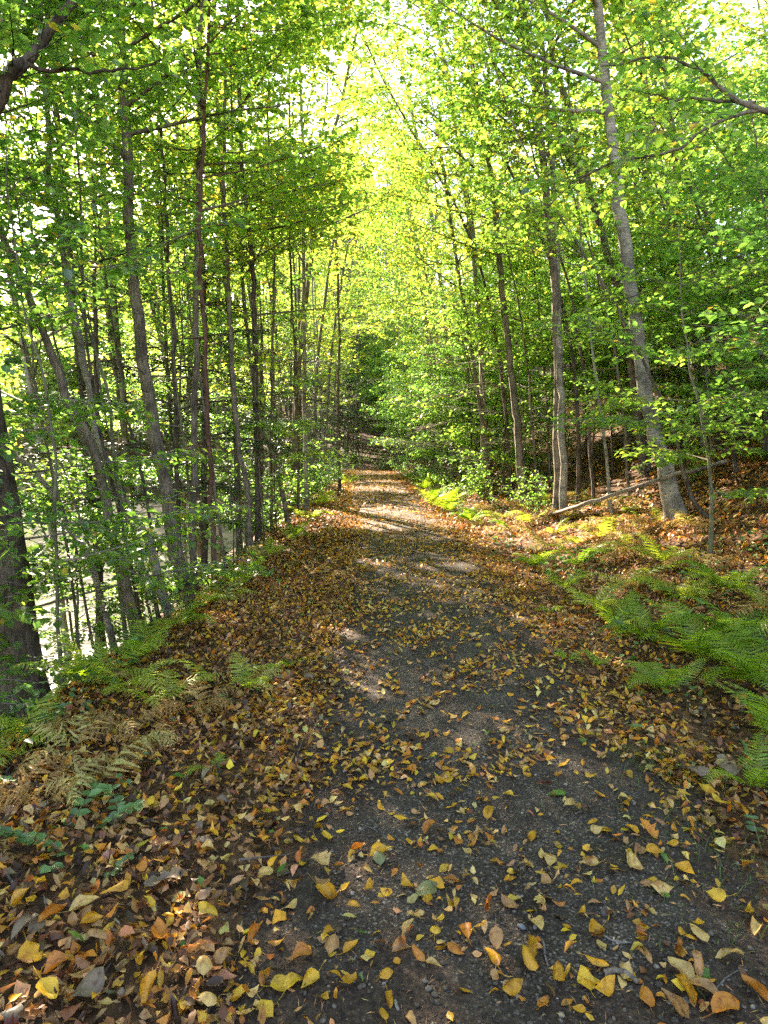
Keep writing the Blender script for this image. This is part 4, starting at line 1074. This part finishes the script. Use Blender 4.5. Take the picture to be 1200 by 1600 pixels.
# ------------------------------------------------------------------ ferns
def frond_mesh(name, mat, pairs=20, pin=7, arch=.8, tone=.4, crumple=0.0, wid=.26, droop=.1):
    g = Geo()
    n = 24
    s = np.linspace(0, 1, n); ang = 1.15 - (arch * 1.6) * s ** 1.3
    d = np.stack([np.zeros(n), np.cos(ang), np.sin(ang)], -1); P = np.cumsum(d, 0) / n; P[:, 0] += .05 * np.sin(s * 3) + crumple * .08 * np.sin(s * 9)
    tube(g, P, np.linspace(.006, .0015, n), 4, c=(tone * .6 + .3, .3, .5))
    QV = []; QC = []; QB = []
    for k in range(pairs):
        t = .14 + .85 * k / pairs
        i = min(int(t * (n - 1)), n - 2); f = t * (n - 1) - i
        p = P[i] * (1 - f) + P[i + 1] * f; tan = nrm(P[i + 1] - P[i])
        nor = np.cross(np.array([1., 0, 0]), tan)
        L = wid * min(1, (t - .05) / .18) * (1 - t) ** .7 * 1.15 + .012
        for sd in (-1, 1):
            dirp = nrm(np.array([sd, 0, 0]) * .95 + tan * .42 + nor * rng.normal(-droop, .1 + crumple * .5) + crumple * rng.normal(0, .3, 3))
            lat = nrm(np.cross(nor, dirp)); nn = np.cross(dirp, lat)
            hw = .85 / pairs * .40 * min(1, .35 + L / wid)
            col = min(1, max(0, tone + rng.normal(0, .10))); br = rng.random()
            prev = None
            m2 = pin * 2
            for q in range(m2 + 1):
                u0 = q / m2
                w = hw * min(1, u0 * 9 + .35) * (1 - u0 ** 2.2) ** .8 * (1.0 if q % 2 else .55) + .0006
                c0 = p + dirp * L * u0 - nn * L * (.14 + crumple * .6) * u0 ** 2 + lat * L * .10 * u0 ** 2 * sd
                fw = dirp * hw * .35 * (1 if q % 2 else 0)
                cur = [c0 - lat * w + fw + nn * w * .25, c0, c0 + lat * w + fw + nn * w * .25 + nn * rng.normal(0, crumple) * w]
                if prev is not None:
                    QV += [prev[0], prev[1], cur[1], cur[0], prev[1], prev[2], cur[2], cur[1]]; QC += [col] * 8; QB += [br] * 8
                prev = cur
    QV = np.array(QV); QC = np.array(QC)
    g.add(QV, np.arange(len(QV)).reshape(-1, 4), c=np.stack([QC, np.array(QB) * .7 + .15, QC], -1))
    return g.mesh(name, [mat])


FR = {'green': [frond_mesh('frond', FERN_M, 20, 7, a, t) for a, t in ((.75, .45), (.95, .6), (1.1, .75), (.6, .55))],
      'yellow green': [frond_mesh('frond', FERN_M, 18, 6, a, t, .12) for a, t in ((.9, .8), (1.1, .95), (.7, .9))],
      'straw': [frond_mesh('frond', FERN_Y, 16, 5, a, t, .5) for a, t in ((1.3, .3), (1.5, .55), (1.15, .15), (1.0, .85))]}
FR['dark green'] = [frond_mesh('frond', FERN_M, 16, 5, a, t) for a, t in ((.9, .0), (1.1, .1))]
fern_n = 0


def fern(x, y, kind, size, nf, label, spread=1.0, az0=None):
    z = gz(x, y)
    r = root('fern', (x, y, z), label, 'fern', 'ferns along the path')
    a = rng.uniform(0, 6.28) if az0 is None else az0
    for k in range(nf):
        kd = kind if isinstance(kind, str) else kind[int(rng.integers(len(kind)))]
        me = FR[kd][int(rng.integers(len(FR[kd])))]
        o = link('frond', me, r)
        a += 6.283 / nf + rng.normal(0, .35)
        s = size * rng.uniform(.7, 1.15)
        o.scale = (s, s, s); o.rotation_euler = (rng.normal(-.12 * spread, .16), rng.normal(0, .15), a)
    return r


# fern side, close and lush (photograph pixels of the plant's foot, kind, size, fronds, label)
FERNS = [
 (1095, 1040, 'green', .72, 12, 'lush bright green fern, biggest of the patch beside the path'),
 (1185, 1075, 'green', .68, 11, 'bright green fern at the picture edge behind the biggest one'),
 (1215, 1165, 'green', .6, 10, 'bright green fern arching over the litter below the biggest one'),
 (1040, 1085, 'green', .45, 7, 'small green fern before the biggest bright one, closest to the path'),
 (1015, 1000, 'green', .5, 8, 'green fern just uphill of the path beside the biggest one'),
 (1150, 1000, ('green', 'dark green'), .62, 9, 'deep green fern behind the lush patch'),
 (960, 985, ('yellow green', 'green'), .5, 7, 'yellowing fern leading the patch towards the sunlit bank'),
 (920, 960, ('yellow green', 'straw'), .5, 7, 'half withered fern at the shaded end of the patch'),
 (1060, 945, ('yellow green', 'green'), .6, 8, 'yellow green fern on the bank behind the lush patch'),
 (985, 930, ('yellow green', 'straw'), .6, 8, 'pale yellowing fern below the thin dark stem'),
 (1130, 930, ('dark green', 'green'), .6, 8, 'dark shaded fern under the thin dark stem'),
 (880, 925, ('green', 'yellow green'), .5, 7, 'light green fern where the leaf shoulder narrows'),
 (840, 890, ('green', 'dark green'), .55, 7, 'green fern by the path in the edge of the sun patch'),
 (905, 890, ('dark green', 'green'), .6, 8, 'shaded green fern below the fallen branch'),
 (960, 880, ('straw', 'yellow green'), .6, 8, 'straw coloured fern below the propped branch'),
 (1040, 890, ('green', 'yellow green'), .55, 8, 'green fern at the foot of the thin dark stem'),
 (1170, 1245, 'green', .35, 5, 'little fern frond clump by the grey fallen leaves'),
 (1195, 960, ('yellow green', 'straw'), .5, 7, 'fading fern on the bank at the picture edge'),
 (885, 1035, 'green', .2, 4, 'tiny green fern alone on the leafy shoulder'),
 (935, 1045, 'green', .22, 4, 'tiny green fern before the half withered one'),
 (855, 965, 'green', .22, 4, 'tiny green fern at the gravel edge near the sun patch')]
for (px, py, kd, sz, nf, lab) in FERNS:
    p = ground_at(px, py); fern(p[0], p[1], kd, sz, nf, lab)
# the sunlit straw bank
for k, (px, py) in enumerate(sorted([(800, 835), (830, 822), (865, 838), (890, 815), (925, 830), (960, 820), (995, 840), (870, 790), (910, 785), (945, 800), (985, 805), (820, 800), (780, 815), (850, 860), (900, 855), (940, 850), (760, 800), (1025, 830), (840, 780), (1000, 860), (1080, 830), (1100, 900)])):
    p = ground_at(px, py); kd = [('straw',), ('straw', 'yellow green'), ('straw', 'straw', 'dark green')][k % 3]
    fern(p[0], p[1], kd, rng.uniform(.45, .7), 7, f"withered {['straw', 'straw and yellow', 'straw and green'][k % 3]} fern on the sunlit bank, {nth(k)} counted from the path bend side")
# shaded grey green ferns towards the bend
k = 0
for y in np.linspace(14.5, 34, 22):
    u = rng.uniform(1.25, 2.9); x = float(cpath(y) + u)
    fern(x, y, [('dark green', 'green'), ('green', 'dark green'), ('dark green', 'yellow green')][k % 3], rng.uniform(.6, .95), 8, f"{['grey green', 'deep green', 'mottled'][k % 3]} fern in the band leading to the path bend, {nth(k)} beyond the sunlit bank"); k += 1
# river side
LF = [(345, 1085, ('yellow green',), .42, 2, 'two pale upright fronds in the middle of the leafy shoulder'), (385, 1085, ('straw', 'yellow green'), .38, 4, 'half brown fern beside the two pale upright fronds'), (412, 1078, ('yellow green',), .2, 2, 'small pale frond nearest the gravel on the leafy shoulder'.replace('nearest', 'close to')), (452, 1050, ('green',), .16, 3, 'tiny bright green fern at the gravel edge of the river side'),
      (250, 1110, ('yellow green', 'straw'), .42, 5, 'bleached fern with curled fronds on the shoulder'), (300, 1125, ('straw',), .38, 5, 'brown withered fern beside the bleached one'), (285, 985, ('green', 'yellow green'), .5, 5, 'green fern at the foot of the tall dark trunk'), (225, 1040, ('green',), .5, 5, 'upright green fern between black-footed birch and shoulder'),
      (200, 1085, ('straw', 'yellow green'), .5, 6, 'yellow brown fern on the bank edge by the black-footed birch'), (110, 1075, ('green', 'dark green'), .55, 7, 'green fern on the bank beside the olive sapling stem'), (150, 1080, ('green', 'yellow green'), .5, 6, 'light green fern leaning over the bank edge'),
      (345, 945, ('straw', 'yellow green'), .5, 6, 'straw fern at the foot of the reddish pole'), (375, 925, ('yellow green', 'green'), .5, 6, 'yellow green fern past the reddish pole'), (60, 1160, ('yellow green', 'straw'), .45, 6, 'pale drooping fern below the thick furrowed trunk'), (20, 1190, ('yellow green',), .4, 5, 'pale fern at the picture edge below the thick trunk'), (110, 1185, ('straw',), .4, 5, 'brown withered fern on the upper shoulder'), (190, 1150, ('straw',), .36, 4, 'crumpled brown fern between bleached and pale drooping ones'),
      (230, 1165, ('straw',), .3, 3, 'flattened tan frond on the dark litter'), (150, 1235, ('straw',), .42, 5, 'large golden brown withered fern sprawling over green seedlings'), (75, 1265, ('straw',), .36, 4, 'golden brown withered fern beside the large sprawling one'), (335, 1215, ('green',), .22, 2, 'single green frond lying on the bare dark soil'), (15, 1250, ('straw',), .35, 4, 'brown fern tuft at the picture edge'),
      (420, 875, ('yellow green', 'straw'), .5, 6, 'fading fern along the bank past the yellow green one'), (455, 845, ('green', 'yellow green'), .5, 6, 'light fern along the bank by the slanting brown trunk'), (480, 815, ('yellow green',), .55, 6, 'sunlit yellow fern before the pale grey trunk'), (505, 790, ('yellow green', 'green'), .6, 6, 'sunlit fern at the path edge beyond the pale grey trunk'), (545, 757, ('green', 'yellow green'), .7, 7, 'green fern at the foot of the dark bend trunk')]
for (px, py, kd, sz, nf, lab) in LF:
    p = ground_at(px, py); fern(p[0], p[1], kd, sz * (1.25 if 'straw' not in kd else 1.05), nf, lab, .9)


# ------------------------------------------------------------------ leafy seedlings and shrubs
def seedling(px, py, n, size, label, lean=0.0, mat=PLANT, tone=.4):
    p = ground_at(px, py)
    r = root('seedling', (p[0], p[1], gz(p[0], p[1])), label, 'seedling', 'green seedlings in the litter')
    az = rng.uniform(0, 6.28) if lean == 0 else lean
    q = limb_path(np.zeros(3), nrm(np.array([math.cos(az) * .8, math.sin(az) * .8, .75])), size, 7, -.07, .05)
    g = Geo(); tube(g, q, np.linspace(.0025, .0012, 7), 5); link('stem', g.mesh('stem', [STEM], True, color=False), r)
    n = int(n * 1.5); s = np.linspace(.25, 1, n); ii = np.minimum((s * 6).astype(int), 5); P = q[ii]; t = nrm(q[np.minimum(ii + 1, 6)] - q[ii] + 1e-6)
    h = nrm(np.cross(t, np.array([0, 0, 1.]))) * np.where(np.arange(n) % 2, 1, -1)[:, None]
    D = nrm(h + t * .6 + rng.normal(0, .12, (n, 3))); Nn = nrm(np.array([0, -.2, 1.]) + rng.normal(0, .25, (n, 3)))
    g = Geo(); leaves_geo(g, P, D, Nn, size * rng.uniform(.17, .26, n), np.stack([np.clip(tone + rng.normal(0, .15, n), 0, 1), rng.random(n), rng.random(n)], -1), 2)
    link('foliage', g.mesh('foliage', [mat]), r)


for (px, py, n, sz, lab) in [(60, 1320, 9, .26, 'blue green seedling with paired oval leaves under the wilted fern'), (100, 1310, 9, .26, 'seedling with two rows of pale oval leaves in the litter'), (150, 1300, 8, .25, 'arching seedling with oval leaves beside the large withered fern'), (115, 1345, 6, .2, 'low seedling with broad leaves below the arching one'), (75, 1365, 5, .2, 'seedling with few broad leaves at the litter edge'),
                             (155, 1385, 5, .16, 'small seedling with one yellowing leaf on brown litter'), (190, 1290, 6, .2, 'light green seedling by the yellow fallen leaf'), (225, 1245, 3, .16, 'seedling with a single large green leaf'), (130, 1165, 4, .2, 'bright green seedling before the pale drooping fern'), (215, 1195, 4, .14, 'little dark green seedling on the upper shoulder'), (370, 1115, 5, .16, 'green seedling between fern remains on the shoulder'), (285, 1105, 3, .14, 'small green leaf pair near the bleached fern'), (40, 1230, 6, .22, 'seedling among ferns at the picture edge'), (1105, 1230, 3, .13, 'green three leaved seedling beside grey fallen leaves'), (1190, 1340, 5, .16, 'green seedling at the picture edge over litter'), (985, 1140, 5, .15, 'small dark green seedling at the fern side'), (920, 1000, 5, .2, 'broad leaved seedling beside the yellowing fern'), (1010, 1050, 5, .2, 'dark leaved seedling under the bright ferns'), (760, 875, 7, .28, 'light seedling in the edge of the sun patch'), (790, 860, 7, .28, 'pale green seedling beside the sun patch'), (725, 800, 7, .3, 'seedling on the bright bank edge of the path')]:
    seedling(px, py, n, sz, lab)

shrubs = []
for k in range(4):
    gw = Geo(); gl = []
    for q in range(7):
        az = rng.uniform(0, 6.28); el = rng.uniform(.7, 1.4); L = rng.uniform(.6, 1.1)
        pth = limb_path(np.zeros(3), np.array([math.cos(az) * math.cos(el), math.sin(az) * math.cos(el), math.sin(el)]), L, 7, -.03, .08)
        tube(gw, pth, np.linspace(.008, .003, 7), 4); dress(gw, gl, pth, L, .008, dict(UND, sec_gap=.13, tw_gap=.12, tw_len=.14, n_leaf=5, leaf=.06, tilt=.4, s0=.15))
    shrubs.append((gw.mesh('stem', [BARK_MID], True, color=False), emit_leaves('foliage', gl, [LEAF_YOUNG, LEAF][k % 2], 2, False, [.2, .35, .5, .3][k], .2)))
spots = [(-2.9, 4.6), (-3.5, 4.2), (-2.9, 6.3), (-3.1, 8.1), (-2.9, 9.6), (-2.7, 11.8), (-3.3, 12.9), (-2.6, 14.4), (-3.2, 16), (-2.6, 17.5), (-2.6, 19.5), (-2.5, 22), (-2.6, 24.5), (-2.5, 27.5), (-2.6, 31), (-2.6, 35), (-2.9, 40),
         (2.6, 16.5), (2.3, 19.5), (1.9, 23.5), (1.8, 27), (1.7, 31), (1.5, 36), (3.0, 13.2), (5.8, 8.1), (4.8, 6.1), (6.9, 11.4), (3.8, 17.8), (2.9, 25), (5.0, 11.2), (-.1, 47), (-3.2, 45), (1.0, 41), (-1.9, 50), (-.4, 52)]
for k, (x, y) in enumerate(spots):
    sd = 'at the path bend' if y > 40 else 'on the river bank' if x < -2 else 'on the fern side bank'
    side_ = lambda q: 0 if q[1] > 40 else 1 if q[0] < -2 else 2
    rank = sum(1 for q in spots if side_(q) == side_((x, y)) and q[1] < y)
    r = root('leafy_shrub', (x, y, gz(x, y)), f"{['deep', 'mid', 'yellow', 'dull'][k % 4]} green low leafy shrub {sd}, {nth(rank)} along the path", 'shrub', 'low shrubs', rng.uniform(0, 6.28))
    s = rng.uniform(.75, 1.25) * (1 + y * .012) * (.55 if y < 13 else 1); r.scale = (s, s, s)
    link('stem', shrubs[k % 4][0], r); link('foliage', shrubs[k % 4][1], r)


# grass and small ground cover
def blades(n, f, hmin, hmax):
    g = Geo(); x, y = f(n); n = len(x); z = height(x, y); h = rng.uniform(hmin, hmax, n); a = rng.uniform(0, 6.28, n); l = rng.uniform(.5, 1.6, n)
    d = np.stack([np.cos(a), np.sin(a), np.zeros(n)], -1); o = np.stack([-np.sin(a), np.cos(a), np.zeros(n)], -1) * .0011
    B = np.stack([x, y, z], -1); M = B + d * (h * l * .35)[:, None] + np.array([0, 0, 1]) * (h * .6)[:, None]; E = B + d * (h * l)[:, None] + np.array([0, 0, 1]) * (h * .85)[:, None]
    V = np.stack([B - o, B + o, M + o, M - o, E], 1).reshape(-1, 3); b = (np.arange(n) * 5)[:, None]
    t = rng.random(n); g.add(V, b + np.array([[0, 1, 2, 3]]), b + np.array([[3, 2, 4]]), c=np.repeat(np.stack([t, rng.random(n), t], -1), 5, 0))
    return g


def gr(n):
    cx = []; cy = []
    for (px, py, r, m) in [(1030, 1175, .16, 500), (1010, 1195, .14, 350), (1050, 1215, .12, 250), (1100, 1275, .14, 200), (1065, 1330, .16, 160), (1120, 1345, .14, 160), (975, 1120, .12, 160), (1080, 1490, .1, 90), (1160, 1390, .12, 140), (935, 1090, .12, 120), (890, 1010, .12, 120), (1000, 1290, .12, 120), (1110, 1450, .14, 100)]:
        p = ground_at(px, py); m = int(m * .35); cx.append(rng.normal(p[0], r, m)); cy.append(rng.normal(p[1], r, m))
    return np.concatenate(cx), np.concatenate(cy)


tag(link('grass', blades(0, gr, .02, .07).mesh('grass', [GRASS])), 'thin tufts of green grass at the fern side of the path', 'grass', kind='stuff')


def cover():
    g = Geo()
    y = 3 + 37 * rng.random(9000) ** 1.3; u = np.where(rng.random(9000) < .35, -rng.uniform(2.2, 3.6, 9000), rng.uniform(1.3, 4.2, 9000)); x = cpath(y) + u
    k = wob(x, y, 1.1, 7) > .12; x, y = x[k], y[k]; n = len(x)
    P = np.stack([x, y, height(x, y) + rng.uniform(.03, .2, n)], -1); a = rng.uniform(0, 6.28, n)
    leaves_geo(g, P, np.stack([np.cos(a), np.sin(a), rng.normal(0, .2, n)], -1), nrm(np.array([0, 0, 1.]) + rng.normal(0, .35, (n, 3))), rng.uniform(.03, .075, n) * (1 + y * .02), np.stack([np.clip(rng.normal(.3, .2, n), 0, 1), rng.random(n), rng.random(n)], -1), 2)
    tag(link('ground_cover', g.mesh('ground_cover', [PLANT])), 'small green leaves of low plants along both banks', 'ground cover', kind='stuff')


cover()

# ------------------------------------------------------------------ light, sky, camera
w = bpy.data.worlds.new('World'); scene.world = w; w.use_nodes = True
nt = w.node_tree; bg = nt.nodes['Background']
sky = nt.nodes.new('ShaderNodeTexSky'); sky.sky_type = 'NISHITA'; sky.sun_disc = False
sky.sun_elevation = SUN_EL; sky.sun_rotation = SUN_AZ; sky.dust_density = .3; sky.ozone_density = .6; sky.air_density = 1.0
nt.links.new(sky.outputs[0], bg.inputs[0]); bg.inputs[1].default_value = .115
sun = bpy.data.lights.new('sun', 'SUN'); sun.energy = 5.0; sun.angle = math.radians(.53); sun.color = (1, .94, .84)
so = bpy.data.objects.new('sun', sun); COL.objects.link(so)
so.rotation_euler = Vector(-SUN_DIR).to_track_quat('-Z', 'Y').to_euler(); so.location = (-20, 40, 30)

cd = bpy.data.cameras.new('camera'); cam = bpy.data.objects.new('camera', cd); COL.objects.link(cam)
cam.location = CAM; cam.rotation_euler = (pi / 2 - PITCH, 0, 0)
cd.sensor_fit = 'VERTICAL'; cd.sensor_height = 36; cd.sensor_width = 27; cd.lens = 36 * FPX / 1600; cd.clip_end = 2000; cd.clip_start = .05
scene.camera = cam
vs = scene.view_settings; vs.view_transform = 'Standard'; vs.look = 'None'; vs.exposure = 2.95
vs.use_white_balance = True; vs.white_balance_temperature = 8100; vs.white_balance_tint = 20; vs.gamma = 1
cy = scene.cycles
cy.max_bounces = 8; cy.diffuse_bounces = 4; cy.transmission_bounces = 6; cy.glossy_bounces = 2; cy.transparent_max_bounces = 4
cy.caustics_reflective = False; cy.caustics_refractive = False; cy.sample_clamp_indirect = 8
cy.use_adaptive_sampling = True; cy.adaptive_threshold = .02
cy.use_denoising = False
